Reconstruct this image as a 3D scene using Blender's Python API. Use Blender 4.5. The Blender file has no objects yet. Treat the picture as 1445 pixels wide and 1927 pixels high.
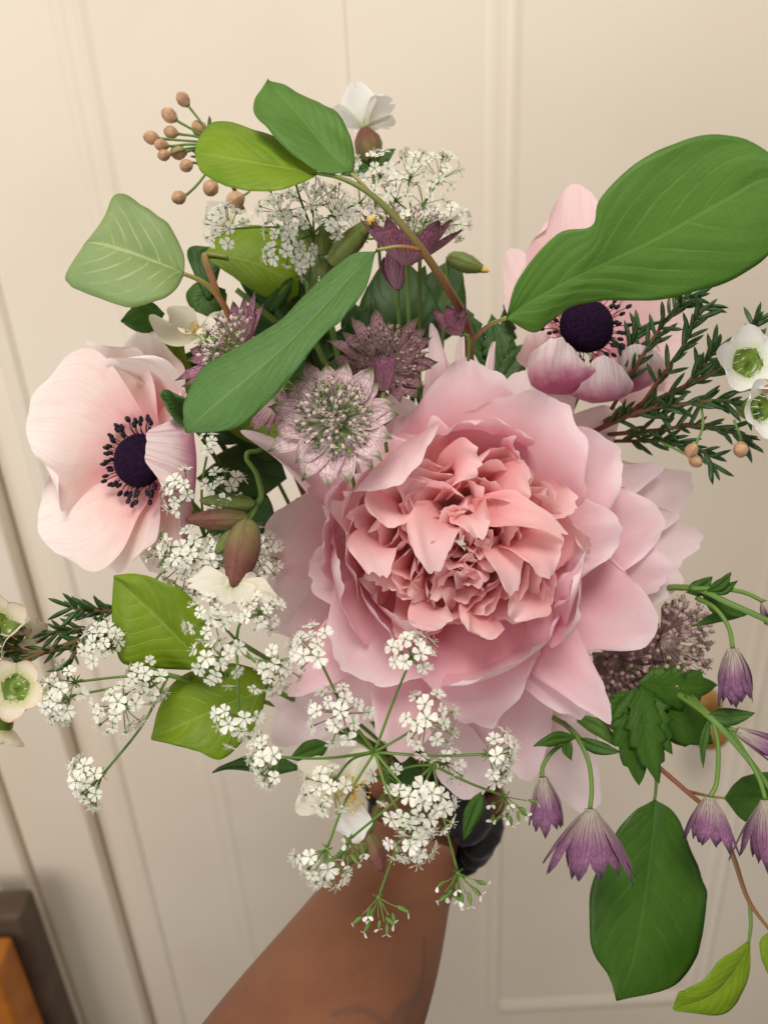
import bpy, math, random
import numpy as np
from mathutils import Matrix, Vector
rng = np.random.default_rng(7)
random.seed(7)
D = bpy.data
SC = bpy.context.scene
COL = SC.collection

# ------------------------------------------------------------------ camera, world, lamps, exposure
FPX, CX, CY = 1447.0, 722.5, 963.5            # focal length and centre of the 1445 x 1927 photograph
PITCH, ROLL = math.radians(25), math.radians(3.1)
CAM = np.array([0.0, 0.0, 1.45])
_r = np.array([1.0, 0, 0]); _f = np.array([0, math.cos(PITCH), -math.sin(PITCH)]); _u = np.array([0, math.sin(PITCH), math.cos(PITCH)])
RX = _r * math.cos(ROLL) - _u * math.sin(ROLL)
RY = _u * math.cos(ROLL) + _r * math.sin(ROLL)
RM = np.stack([RX, RY, -_f], axis=1)          # bouquet frame (x right, y up, z to the viewer) -> world
cd = D.cameras.new('camera'); cam = D.objects.new('camera', cd); COL.objects.link(cam)
cd.sensor_fit = 'VERTICAL'; cd.sensor_height = 36.0; cd.lens = FPX / 1927.0 * 36.0
cd.clip_start = 0.01; cd.clip_end = 50
cd.dof.use_dof = True; cd.dof.focus_distance = 0.305; cd.dof.aperture_fstop = 8.5
M4 = np.eye(4); M4[:3, :3] = RM; M4[:3, 3] = CAM
cam.matrix_world = Matrix(M4.tolist())
SC.camera = cam

w = D.worlds.new('World'); SC.world = w; w.use_nodes = True
w.node_tree.nodes['Background'].inputs[0].default_value = (1.0, 0.95, 0.89, 1)
w.node_tree.nodes['Background'].inputs[1].default_value = 0.345

def area(name, loc, target, sx, sy, power, col):
    l = D.lights.new(name, 'AREA'); l.shape = 'RECTANGLE'; l.size = sx; l.size_y = sy; l.energy = power; l.color = col
    o = D.objects.new(name, l); COL.objects.link(o); o.location = loc
    o.rotation_euler = (Vector(target) - Vector(loc)).to_track_quat('-Z', 'Y').to_euler()
    return o
area('ceiling_lamp', (0.05, -0.35, 2.75), (0.1, 0.6, 1.2), 0.6, 0.5, 21, (1.0, 0.945, 0.87))
area('window_light', (-1.0, -0.85, 1.45), (0.1, 0.45, 1.25), 1.0, 1.3, 13, (1.0, 0.97, 0.95))

SC.view_settings.view_transform = 'Standard'; SC.view_settings.look = 'None'
SC.view_settings.exposure = -0.05; SC.view_settings.gamma = 1.0; SC.view_settings.use_curve_mapping = False
SC.render.engine = 'CYCLES'
SC.cycles.use_denoising = True
SC.cycles.max_bounces = 10; SC.cycles.diffuse_bounces = 5; SC.cycles.transmission_bounces = 6; SC.cycles.transparent_max_bounces = 8
SC.cycles.sample_clamp_indirect = 5

# ------------------------------------------------------------------ frames and small maths
def at(px, py, d):                              # a point d millimetres away, in the bouquet frame (millimetres)
    return np.array([(px - CX) / FPX * d, -(py - CY) / FPX * d, -float(d)])
def A(p): return at(*p)
def W(p): return CAM + 0.001 * (np.asarray(p) @ RM.T)
def mm(px, d): return px / FPX * d
def nz(v):
    v = np.asarray(v, float); n = np.linalg.norm(v, axis=-1, keepdims=True); return v / np.maximum(n, 1e-9)
def frame(f):
    f = nz(f); a = np.array([0, 1.0, 0]) if abs(f[1]) < 0.9 else np.array([1.0, 0, 0])
    e1 = nz(np.cross(a, f)); e2 = np.cross(f, e1); return e1, e2, f
def lin(c):
    c = np.array(c) / 255.0
    return tuple(float(x) for x in np.where(c <= 0.04045, c / 12.92, ((c + 0.055) / 1.055) ** 2.4)) + (1.0,)
def catmull(P, n):
    P = np.asarray(P, float)
    if len(P) == 2: return P[0] + (P[1] - P[0]) * np.linspace(0, 1, n)[:, None]
    Q = np.vstack([2 * P[0] - P[1], P, 2 * P[-1] - P[-2]])
    u = np.linspace(0, len(P) - 1, n); i = np.minimum(u.astype(int), len(P) - 2); t = (u - i)[:, None]
    a, b, c, d = Q[i], Q[i + 1], Q[i + 2], Q[i + 3]
    return 0.5 * (2 * b + (c - a) * t + (2 * a - 5 * b + 4 * c - d) * t ** 2 + (3 * b - a - 3 * c + d) * t ** 3)
def noise1(x, seed):
    x = np.asarray(x, float) + 1000; i = np.floor(x).astype(int); f = x - i; f = f * f * (3 - 2 * f)
    h = lambda k: np.modf(np.abs(np.sin(k * 127.1 + seed * 311.7) * 43758.5453))[0] * 2 - 1
    return h(i) * (1 - f) + h(i + 1) * f

# ------------------------------------------------------------------ materials
MATS = {}
def newmat(name):
    m = D.materials.new(name); m.use_nodes = True; nt = m.node_tree; nt.nodes.clear(); MATS[name] = m
    return m, nt
def N(nt, t, **kw):
    n = nt.nodes.new(t)
    for k, v in kw.items():
        if k.startswith('i_'): n.inputs[k[2:].replace('_', ' ')].default_value = v
        else: setattr(n, k, v)
    return n
def math_(nt, op, a, b=None, c=None, clamp=False):
    n = nt.nodes.new('ShaderNodeMath'); n.operation = op; n.use_clamp = clamp
    for i, x in enumerate((a, b, c)):
        if x is None: continue
        if isinstance(x, (int, float)): n.inputs[i].default_value = x
        else: nt.links.new(x, n.inputs[i])
    return n.outputs[0]
def mix(nt, f, a, b, blend='MIX'):
    n = nt.nodes.new('ShaderNodeMix'); n.data_type = 'RGBA'; n.blend_type = blend
    for s, x in ((n.inputs[0], f), (n.inputs[6], a), (n.inputs[7], b)):
        if isinstance(x, (int, float)): s.default_value = x
        elif isinstance(x, tuple): s.default_value = x
        else: nt.links.new(x, s)
    return n.outputs[2]
def smooth(nt, x, lo, hi):
    n = nt.nodes.new('ShaderNodeMapRange'); n.interpolation_type = 'SMOOTHSTEP'
    nt.links.new(x, n.inputs[0]); n.inputs[1].default_value = lo; n.inputs[2].default_value = hi
    return n.outputs[0]
def noisetex(nt, vec, scale, detail=3, rough=0.55):
    n = N(nt, 'ShaderNodeTexNoise'); n.inputs['Scale'].default_value = scale; n.inputs['Detail'].default_value = detail; n.inputs['Roughness'].default_value = rough
    if vec is not None: nt.links.new(vec, n.inputs['Vector'])
    return n.outputs[0]
def uvscaled(nt, sx, sy):
    tc = N(nt, 'ShaderNodeTexCoord'); mp = N(nt, 'ShaderNodeMapping'); nt.links.new(tc.outputs['UV'], mp.inputs[0]); mp.inputs['Scale'].default_value = (sx, sy, 1)
    return mp.outputs[0]
def finish(nt, col, rough=0.55, trans=0.0, tcol=None, bump=None, bstr=0.3, bdist=0.0004, sheen=0.0, spec=0.35, sss=0.0):
    out = N(nt, 'ShaderNodeOutputMaterial'); p = N(nt, 'ShaderNodeBsdfPrincipled')
    p.inputs['Roughness'].default_value = rough; p.inputs['Specular IOR Level'].default_value = spec
    if sheen: p.inputs['Sheen Weight'].default_value = sheen
    if sss: p.inputs['Subsurface Weight'].default_value = sss; p.inputs['Subsurface Radius'].default_value = (0.006, 0.0025, 0.0015); p.inputs['Subsurface Scale'].default_value = 1.0
    if isinstance(col, tuple): p.inputs['Base Color'].default_value = col
    else: nt.links.new(col, p.inputs['Base Color'])
    nrm = None
    if bump is not None:
        b = N(nt, 'ShaderNodeBump'); b.inputs['Strength'].default_value = bstr; b.inputs['Distance'].default_value = bdist
        nt.links.new(bump, b.inputs['Height']); nrm = b.outputs[0]; nt.links.new(nrm, p.inputs['Normal'])
    sh = p.outputs[0]
    if trans > 0:
        t = N(nt, 'ShaderNodeBsdfTranslucent'); c = col if tcol is None else tcol
        if isinstance(c, tuple): t.inputs[0].default_value = c
        else: nt.links.new(c, t.inputs[0])
        if nrm is not None: nt.links.new(nrm, t.inputs['Normal'])
        ms = N(nt, 'ShaderNodeMixShader'); ms.inputs[0].default_value = trans
        nt.links.new(sh, ms.inputs[1]); nt.links.new(t.outputs[0], ms.inputs[2]); sh = ms.outputs[0]
    nt.links.new(sh, out.inputs[0])
def ramp(nt, fac, stops):
    r = N(nt, 'ShaderNodeValToRGB'); e = r.color_ramp.elements
    while len(e) < len(stops): e.new(0.5)
    for k, (p, c) in enumerate(stops): e[k].position = p; e[k].color = c
    nt.links.new(fac, r.inputs[0]); return r.outputs[0]
def UV(nt):
    tc = N(nt, 'ShaderNodeTexCoord'); s = N(nt, 'ShaderNodeSeparateXYZ'); nt.links.new(tc.outputs['UV'], s.inputs[0]); return s.outputs[0], s.outputs[1], tc
def objrand(nt):
    o = N(nt, 'ShaderNodeObjectInfo'); return o.outputs['Random']

def petal_mat(name, stops, trans=0.35, streak=0.25, streakcol=None, rough=0.5, vary=0.12, streakscale=70, sheen=0.15, bstr=0.25):
    m, nt = newmat(name); u, v, tc = UV(nt)
    wob = noisetex(nt, uvscaled(nt, 3, 3), 2.0, 2)
    vv = math_(nt, 'ADD', v, math_(nt, 'MULTIPLY', math_(nt, 'SUBTRACT', wob, 0.5), 0.35))
    c = ramp(nt, vv, [(p, lin(q)) for p, q in stops])
    st = noisetex(nt, uvscaled(nt, streakscale, 1.6), 1.0, 3, 0.6)
    sm = smooth(nt, st, 0.45, 0.72)
    sc = lin(streakcol) if streakcol else lin(stops[0][1])
    c = mix(nt, math_(nt, 'MULTIPLY', sm, streak), c, sc)
    r = objrand(nt); h = N(nt, 'ShaderNodeHueSaturation'); nt.links.new(c, h.inputs['Color'])
    nt.links.new(math_(nt, 'ADD', math_(nt, 'MULTIPLY', r, vary * 2), 1 - vary), h.inputs['Saturation'])
    finish(nt, h.outputs[0], rough, trans, None, st, bstr, 0.0003, sheen, 0.3)
    return m
def leaf_mat(name, col, vein, dark, nveins=9, slope=0.42, trans=0.25, rough=0.42, veinw=0.10, bstr=0.22, spec=0.3, veinf=0.5):
    m, nt = newmat(name); u, v, tc = UV(nt)
    side = math_(nt, 'ABSOLUTE', math_(nt, 'MULTIPLY', math_(nt, 'SUBTRACT', u, 0.5), 2))
    wob = noisetex(nt, tc.outputs['UV'], 4.0, 2)
    curve = math_(nt, 'MULTIPLY', math_(nt, 'POWER', side, 1.35), slope)
    q = math_(nt, 'ADD', math_(nt, 'SUBTRACT', v, curve), math_(nt, 'MULTIPLY', math_(nt, 'SUBTRACT', wob, 0.5), 0.05))
    off = math_(nt, 'MULTIPLY', math_(nt, 'GREATER_THAN', u, 0.5), 0.37)
    fr = math_(nt, 'FRACT', math_(nt, 'ADD', math_(nt, 'MULTIPLY', q, nveins), math_(nt, 'ADD', off, 10)))
    dist = math_(nt, 'ABSOLUTE', math_(nt, 'SUBTRACT', fr, 0.5))
    lineS = math_(nt, 'SUBTRACT', 1.0, smooth(nt, dist, 0.0, veinw))
    fade = math_(nt, 'SUBTRACT', 1.0, smooth(nt, side, 0.5, 1.0))
    fade = math_(nt, 'MULTIPLY', fade, math_(nt, 'SUBTRACT', 1.0, smooth(nt, v, .6, .9))); brk = smooth(nt, noisetex(nt, uvscaled(nt, 5, 7), 1.0, 2), .3, .62)
    lineS = math_(nt, 'MULTIPLY', math_(nt, 'MULTIPLY', lineS, fade), brk)
    mid = math_(nt, 'SUBTRACT', 1.0, smooth(nt, side, 0.012, 0.05))
    veins = math_(nt, 'MAXIMUM', lineS, mid)
    vor = N(nt, 'ShaderNodeTexVoronoi'); vor.feature = 'DISTANCE_TO_EDGE'; vor.inputs['Scale'].default_value = 1.0
    nt.links.new(uvscaled(nt, 22, 34), vor.inputs['Vector'])
    net = math_(nt, 'SUBTRACT', 1.0, smooth(nt, vor.outputs['Distance'], 0.0, 0.12))
    big = noisetex(nt, tc.outputs['UV'], 2.3, 4); r = objrand(nt)
    c = mix(nt, smooth(nt, big, 0.3, 0.75), lin(col), lin(dark))
    c = mix(nt, math_(nt, 'MULTIPLY', net, 0.06), c, lin(vein))
    c = mix(nt, math_(nt, 'MULTIPLY', veins, veinf), c, lin(vein))
    hgt = math_(nt, 'SUBTRACT', math_(nt, 'MULTIPLY', math_(nt, 'SUBTRACT', dist, 0.0), 0.9), math_(nt, 'ADD', math_(nt, 'MULTIPLY', veins, 0.5), math_(nt, 'MULTIPLY', net, 0.12)))
    tcol = mix(nt, 1.0, c, (1.25, 1.2, 0.5, 1), 'MULTIPLY')
    finish(nt, c, rough, trans, tcol, hgt, bstr, 0.0012, 0, spec)
    return m
def plain_mat(name, c1, c2, scale=120, rough=0.5, trans=0.0, bstr=0.2, spec=0.35, sheen=0.0, sss=0.0, bdist=0.0004):
    m, nt = newmat(name); tc = N(nt, 'ShaderNodeTexCoord'); n = noisetex(nt, tc.outputs['Object'], scale, 4)
    c = mix(nt, smooth(nt, n, 0.3, 0.7), lin(c1), lin(c2))
    finish(nt, c, rough, trans, None, n, bstr, bdist, sheen, spec, sss)
    return m
def stem_mat(name, c0, c1, rough=0.45):
    m, nt = newmat(name); u, v, tc = UV(nt); n = noisetex(nt, uvscaled(nt, 6, 9), 2.0, 4); f = noisetex(nt, uvscaled(nt, 30, 4), 1.0, 2)
    g = math_(nt, 'ADD', v, math_(nt, 'MULTIPLY', math_(nt, 'SUBTRACT', n, 0.5), 0.7))
    c = mix(nt, smooth(nt, g, 0.1, 0.9), lin(c0), lin(c1))
    finish(nt, c, rough, 0.0, None, f, 0.35, 0.0003, 0, 0.35)
    return m
def bract_mat(name, base, mid, tip, vein, veinf=0.75):
    m, nt = newmat(name); u, v, tc = UV(nt)
    wob = noisetex(nt, tc.outputs['UV'], 5, 2)
    c = ramp(nt, math_(nt, 'ADD', v, math_(nt, 'MULTIPLY', math_(nt, 'SUBTRACT', wob, 0.5), 0.3)), [(0.05, lin(base)), (0.5, lin(mid)), (0.78, lin(mid)), (0.97, lin(tip))])
    uu = math_(nt, 'ADD', u, math_(nt, 'MULTIPLY', math_(nt, 'SUBTRACT', wob, 0.5), 0.10))
    fr = math_(nt, 'FRACT', math_(nt, 'MULTIPLY', uu, 5.0))
    ln = math_(nt, 'SUBTRACT', 1.0, smooth(nt, math_(nt, 'ABSOLUTE', math_(nt, 'SUBTRACT', fr, 0.5)), 0.03, 0.16))
    vor = N(nt, 'ShaderNodeTexVoronoi'); vor.feature = 'DISTANCE_TO_EDGE'; nt.links.new(uvscaled(nt, 5, 9), vor.inputs['Vector']); vor.inputs['Scale'].default_value = 1.0
    net = math_(nt, 'MULTIPLY', math_(nt, 'SUBTRACT', 1.0, smooth(nt, vor.outputs['Distance'], 0.0, 0.13)), smooth(nt, v, 0.35, 0.7))
    vn = math_(nt, 'MAXIMUM', ln, net)
    c = mix(nt, math_(nt, 'MULTIPLY', vn, veinf), c, lin(vein))
    finish(nt, c, 0.5, 0.25, None, vn, 0.4, 0.0003, 0.1, 0.3)
    return m

petal_mat('peony_petal', [(0.0, (240, 158, 176)), (0.45, (244, 184, 196)), (0.85, (248, 212, 219)), (1.0, (251, 230, 234))], trans=0.4, streak=0.08)
petal_mat('peony_pale', [(0.0, (238, 174, 188)), (0.5, (243, 206, 213)), (0.9, (247, 228, 231))], trans=0.38, streak=0.08)
petal_mat('peony_core', [(0.0, (243, 168, 166)), (0.5, (248, 192, 192)), (1.0, (251, 218, 217))], trans=0.42, streak=0.06)
petal_mat('anemone_petal', [(0.0, (238, 158, 166)), (0.24, (244, 200, 198)), (0.5, (247, 229, 222)), (1.0, (250, 241, 237))], trans=0.3, streak=0.22, streakcol=(232, 178, 186), streakscale=45)
petal_mat('anemone_shell', [(0.0, (228, 150, 164)), (0.3, (236, 186, 192)), (0.7, (240, 208, 208)), (1.0, (242, 216, 216))], trans=0.3, streak=0.3, streakcol=(220, 160, 176), streakscale=45)
petal_mat('anemone_outer', [(0.0, (184, 80, 128)), (0.42, (204, 116, 154)), (0.66, (236, 192, 204)), (0.85, (248, 232, 230))], trans=0.2, streak=0.45, streakcol=(190, 95, 140), streakscale=40, bstr=0.6)
petal_mat('cream_petal', [(0.0, (206, 212, 160)), (0.25, (240, 236, 214)), (1.0, (246, 240, 226))], trans=0.35, streak=0.12, streakcol=(222, 214, 186), vary=0.2)
petal_mat('aged_petal', [(0.0, (206, 206, 150)), (0.4, (238, 230, 210)), (0.8, (236, 222, 200)), (1.0, (206, 172, 136))], trans=0.3, streak=0.2, streakcol=(204, 176, 140), streakscale=14)
petal_mat('white_petal', [(0.0, (226, 232, 200)), (0.3, (246, 246, 240)), (1.0, (250, 249, 246))], trans=0.3, streak=0.05, streakcol=(230, 228, 220))
plain_mat('lace_white', (250, 249, 240), (242, 240, 226), 300, 0.5, 0.25)
plain_mat('lace_green', (118, 146, 66), (90, 122, 52), 200, 0.5)
stem_mat('stem_green', (104, 134, 58), (88, 122, 50))
stem_mat('stem_dark', (58, 84, 40), (74, 104, 48))
stem_mat('stem_red', (132, 84, 58), (108, 124, 56))
stem_mat('stem_twig', (120, 74, 52), (98, 92, 48), 0.6)
stem_mat('petiole_red', (150, 96, 62), (150, 150, 80))
stem_mat('stem_redbrown', (128, 66, 48), (130, 92, 56))
leaf_mat('leaf_green', (94, 136, 52), (126, 164, 84), (78, 120, 40), nveins=8, veinf=.28, rough=.5)
leaf_mat('leaf_mid', (94, 134, 70), (130, 164, 100), (78, 118, 56), nveins=8, slope=0.62, bstr=.4, rough=.5)
leaf_mat('leaf_lime', (140, 168, 40), (170, 188, 84), (112, 148, 30), nveins=10, trans=0.35)
leaf_mat('leaf_lime_large', (136, 162, 34), (164, 184, 84), (114, 146, 24), nveins=8, trans=0.33)
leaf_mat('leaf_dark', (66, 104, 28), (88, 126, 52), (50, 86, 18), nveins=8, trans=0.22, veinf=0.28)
leaf_mat('leaf_under', (142, 164, 100), (196, 204, 144), (124, 152, 94), nveins=7, trans=0.2, veinw=0.12, bstr=-0.5, veinf=0.62, rough=0.5, spec=0.3)
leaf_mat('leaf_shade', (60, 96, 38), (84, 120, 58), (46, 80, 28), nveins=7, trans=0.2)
plain_mat('needle_green', (62, 96, 50), (44, 74, 38), 400, 0.4)
bract_mat('bract_pale', (244, 234, 226), (230, 206, 206), (96, 122, 56), (158, 104, 122), .6)
bract_mat('bract_mauve', (206, 160, 176), (176, 118, 142), (84, 80, 62), (88, 44, 66))
bract_mat('bract_brown', (196, 170, 162), (170, 130, 136), (92, 96, 66), (98, 62, 72))
bract_mat('bract_violet', (192, 182, 166), (150, 102, 136), (62, 44, 64), (92, 56, 84), .6)
bract_mat('calyx_red', (150, 150, 90), (132, 84, 70), (100, 58, 50), (84, 46, 44), 0.3)
bract_mat('calyx_green', (146, 160, 90), (118, 136, 66), (108, 96, 60), (96, 64, 48), 0.35)
plain_mat('cushion_pale', (222, 200, 198), (192, 176, 158), 250, 0.6)
plain_mat('cushion_brown', (186, 160, 150), (146, 120, 112), 250, 0.6)
plain_mat('anther_dark', (60, 36, 48), (38, 24, 34), 300, 0.6)
plain_mat('anemone_disc', (40, 18, 46), (24, 10, 30), 700, 0.9, bstr=1.0, bdist=0.001, spec=.1)
plain_mat('anemone_stamen', (26, 20, 34), (14, 10, 20), 500, 0.6)
plain_mat('stamen_yellow', (228, 196, 92), (206, 168, 70), 300, 0.6)
plain_mat('bud_tan', (196, 160, 124), (162, 122, 92), 260, 0.5, bstr=0.4)
plain_mat('bud_green', (150, 158, 84), (110, 130, 60), 260, 0.5)
plain_mat('wax_cup', (112, 136, 42), (86, 112, 30), 260, 0.3, spec=0.5)
plain_mat('black_cloth', (22, 20, 22), (12, 11, 12), 160, 0.75, sheen=0.3, bstr=0.5)
plain_mat('brass', (176, 132, 70), (150, 108, 54), 60, 0.3, spec=0.6)
plain_mat('orange_wood', (190, 118, 40), (160, 92, 28), 14, 0.5)
plain_mat('dark_wood_and_shade', (92, 76, 62), (78, 62, 50), 20, 0.6)  # floor wood; also the brown of the block standing in for shade

# ------------------------------------------------------------------ mesh helpers (all points in the bouquet frame, millimetres)
def grid(P, cap=False):
    n, m = P.shape[:2]; V = P.reshape(-1, 3)
    i, j = np.meshgrid(np.arange(n - 1), np.arange(m - 1), indexing='ij'); a = (i * m + j).ravel()
    Fc = np.stack([a, a + 1, a + m + 1, a + m], 1)
    uv = np.stack(np.meshgrid(np.linspace(0, 1, n), np.linspace(0, 1, m), indexing='ij'), -1)[..., ::-1].reshape(-1, 2)
    return V, Fc.tolist(), uv
def tube(P, R, n=None, seg=6, closed_end=True):
    P = np.asarray(P, float); n = n or max(6, 4 * len(P)); Q = catmull(P, n)
    R = np.interp(np.linspace(0, 1, n), np.linspace(0, 1, len(np.atleast_1d(R))), np.atleast_1d(R))
    T = nz(np.gradient(Q, axis=0)); a = np.array([0.31, 0.22, 0.92]); e1 = nz(np.cross(T, a)); e2 = np.cross(T, e1)
    th = np.linspace(0, 2 * np.pi, seg + 1); G = Q[:, None] + R[:, None, None] * (np.cos(th)[None, :, None] * e1[:, None] + np.sin(th)[None, :, None] * e2[:, None])
    V, Fc, uv = grid(G)
    k = len(V); V = np.vstack([V, Q[0], Q[-1]]); uv = np.vstack([uv, [0.5, 0], [0.5, 1]]); m = seg + 1
    for j in range(seg): Fc.append([k, j + 1, j]); Fc.append([k + 1, (n - 1) * m + j, (n - 1) * m + j + 1])
    return V, Fc, uv
def lathe(p0, axis, prof, seg=10, ribs=0, ribamp=0.0):      # prof: (distance along the axis, radius)
    e1, e2, f = frame(axis); prof = np.asarray(prof, float); n = len(prof)
    th = np.linspace(0, 2 * np.pi, seg + 1); r = prof[:, 1][:, None] * (1 + ribamp * np.cos(ribs * th)[None, :])
    G = np.asarray(p0) + prof[:, 0][:, None, None] * f + r[..., None] * (np.cos(th)[None, :, None] * e1 + np.sin(th)[None, :, None] * e2)
    return grid(G)
def cat(L):
    V, Fc, U, k = [], [], [], 0
    for v, f, u in L:
        V.append(v); U.append(u); Fc += [[i + k for i in q] for q in f]; k += len(v)
    return np.vstack(V), Fc, np.vstack(U)
def meshdata(name, g, mats, mi=None, origin=None, smoothf=True):
    V, Fc, U = g
    P = (V * 0.001) if origin is None else (W(V) - origin)
    me = D.meshes.new(name); me.from_pydata(P.tolist(), [], Fc)
    uvl = me.uv_layers.new(name='UVMap'); idx = np.zeros(len(me.loops), dtype=np.int32); me.loops.foreach_get('vertex_index', idx)
    uvl.data.foreach_set('uv', np.asarray(U, dtype=np.float32)[idx].ravel())
    for m in (mats if isinstance(mats, (list, tuple)) else [mats]): me.materials.append(MATS[m])
    if smoothf: me.polygons.foreach_set('use_smooth', np.ones(len(me.polygons), dtype=bool))
    if mi is not None: me.polygons.foreach_set('material_index', np.asarray(mi, dtype=np.int32))
    me.update(); return me
class Thing:
    def __init__(s, name, label, cat_, base, group=None):
        s.o = D.objects.new(name, None); COL.objects.link(s.o); s.base = W(base); s.o.location = s.base; s.o.empty_display_size = 0.01
        s.o['label'] = label; s.o['category'] = cat_
        group = group or {'anemone': 'anemones in the bouquet', 'astrantia': 'astrantias in the bouquet', 'lace_flower': 'white lace flowers in the bouquet', 'campion': 'campions in the bouquet', 'mock_orange': 'mock orange blossoms in the bouquet',
                          'waxflower': 'waxflower sprigs in the bouquet', 'leafy_branch': 'leafy branches in the bouquet', 'leaf_sprig': 'shaded foliage in the bouquet', 'loose_stem': 'loose stems in the bouquet'}.get(name)
        if group: s.o['group'] = group
    def part(s, name, g, mats, mi=None, parent=None, kind=None, label=None, solid=0.0):
        o = D.objects.new(name, meshdata(name, g, mats, mi, s.base)); COL.objects.link(o); o.parent = parent or s.o
        if kind: o['kind'] = kind
        if label: o['label'] = label
        if solid: md = o.modifiers.new('thickness', 'SOLIDIFY'); md.thickness = solid * 0.001; md.offset = 0
        return o
    def inst(s, name, me, pos, rot, scale, parent=None):
        o = D.objects.new(name, me); COL.objects.link(o); o.parent = parent or s.o
        m = np.eye(4); m[:3, :3] = RM @ (np.asarray(rot) * scale); m[:3, 3] = W(pos) - s.base
        o.matrix_local = Matrix(m.tolist()); return o
def rot_to(f, spin=0.0):                       # columns x, y, z with z along f
    e1, e2, f = frame(f); c, s_ = math.cos(spin), math.sin(spin)
    return np.stack([c * e1 + s_ * e2, -s_ * e1 + c * e2, f], 1)

SEED = [0]
def petal(b, c, t, wid, hint, base_w=0.18, tip_w=0.55, peak=0.68, rnd=0.30, cup=0.25, ruf=1.0, rfreq=3.0, notch=0.05, curl=0.0, n=18, m=19, lance=False, twist=0.0, wrinkle=0.35, side=None, cleft=0.0):
    SEED[0] += 1; sd = SEED[0] * 1.37
    b, c, t = (np.asarray(x, float) for x in (b, c, t))
    s = np.linspace(0, 1, n) ** 0.85; tt = np.linspace(-1, 1, m)
    Wd = wid * 0.5
    if lance: f = np.interp(s, [0, 0.12, 0.3, peak, 0.85, 0.95, 1], [base_w, base_w * 1.2, 0.75, 1.0, 0.62, 0.25, 0.02])
    else: f = np.interp(s, [0, 0.2, 0.45, peak, 0.88, 1.0], [base_w, base_w + 0.32 * (1 - base_w), 0.85, 1.0, 0.5 + 0.5 * tip_w, tip_w])
    if not lance: f = np.convolve(np.pad(f, 2, mode='edge'), np.ones(5) / 5, 'valid')
    nt_ = noise1(tt * 3.4 + sd, sd) * 0.7 + noise1(tt * 7.5 + sd, sd + 5) * 0.3
    ext = 1 - (0 if lance else rnd) * np.abs(tt) ** 2.1 + notch * nt_ - cleft * np.exp(-(tt / 0.12) ** 2)
    SS = s[:, None] * (1 + (ext[None, :] - 1) * s[:, None] ** 1.5)
    q = lambda S: (1 - S)[..., None] ** 2 * b + 2 * ((1 - S) * S)[..., None] * c + S[..., None] ** 2 * t
    P = q(SS)
    T = nz(np.gradient(q(s), axis=0))
    if side is None: sv = nz(np.cross(T, np.asarray(hint, float)))
    else: sv = nz(np.asarray(side, float) - T * (T @ np.asarray(side, float))[:, None])
    nv = nz(np.cross(sv, T))
    if twist:
        a = twist * s; sv, nv = sv * np.cos(a)[:, None] + nv * np.sin(a)[:, None], nv * np.cos(a)[:, None] - sv * np.sin(a)[:, None]
    edge = 1 + 0.06 * noise1(s * 5 + sd, sd + 2)
    x = tt[None, :] * (f * edge)[:, None] * Wd
    ang = cup * 2.2 * (0.4 + 0.6 * s)[:, None] * np.abs(tt)[None, :]
    lateral = x * np.where(ang > 1e-4, np.sin(ang) / np.maximum(ang, 1e-4), 1)
    lift = np.abs(x) * np.where(np.abs(ang) > 1e-4, (1 - np.cos(ang)) / np.where(np.abs(ang) > 1e-4, ang, 1), 0)
    r = ruf * (s[:, None] ** 2) * (noise1(tt[None, :] * rfreq + sd + 0.8 * s[:, None], sd + 3) * (0.45 + 0.55 * np.abs(tt)[None, :]))
    wr = wrinkle * noise1(tt[None, :] * 3.1 + 4.3 * s[:, None] + sd, sd + 9) * (s[:, None] > 0.1)
    cl = curl * np.clip((SS - 0.6) / 0.4, 0, 1) ** 2
    P = P + sv[:, None] * lateral[..., None] + nv[:, None] * (lift + r + wr - cl)[..., None]
    return grid(P)
def pxpetal(b, c, t, wpx, hint=(0, 0, 1), **k):
    d = (c[2] + t[2]) / 2
    return petal(A(b), A(c), A(t), mm(wpx, d), hint, **k)
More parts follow.
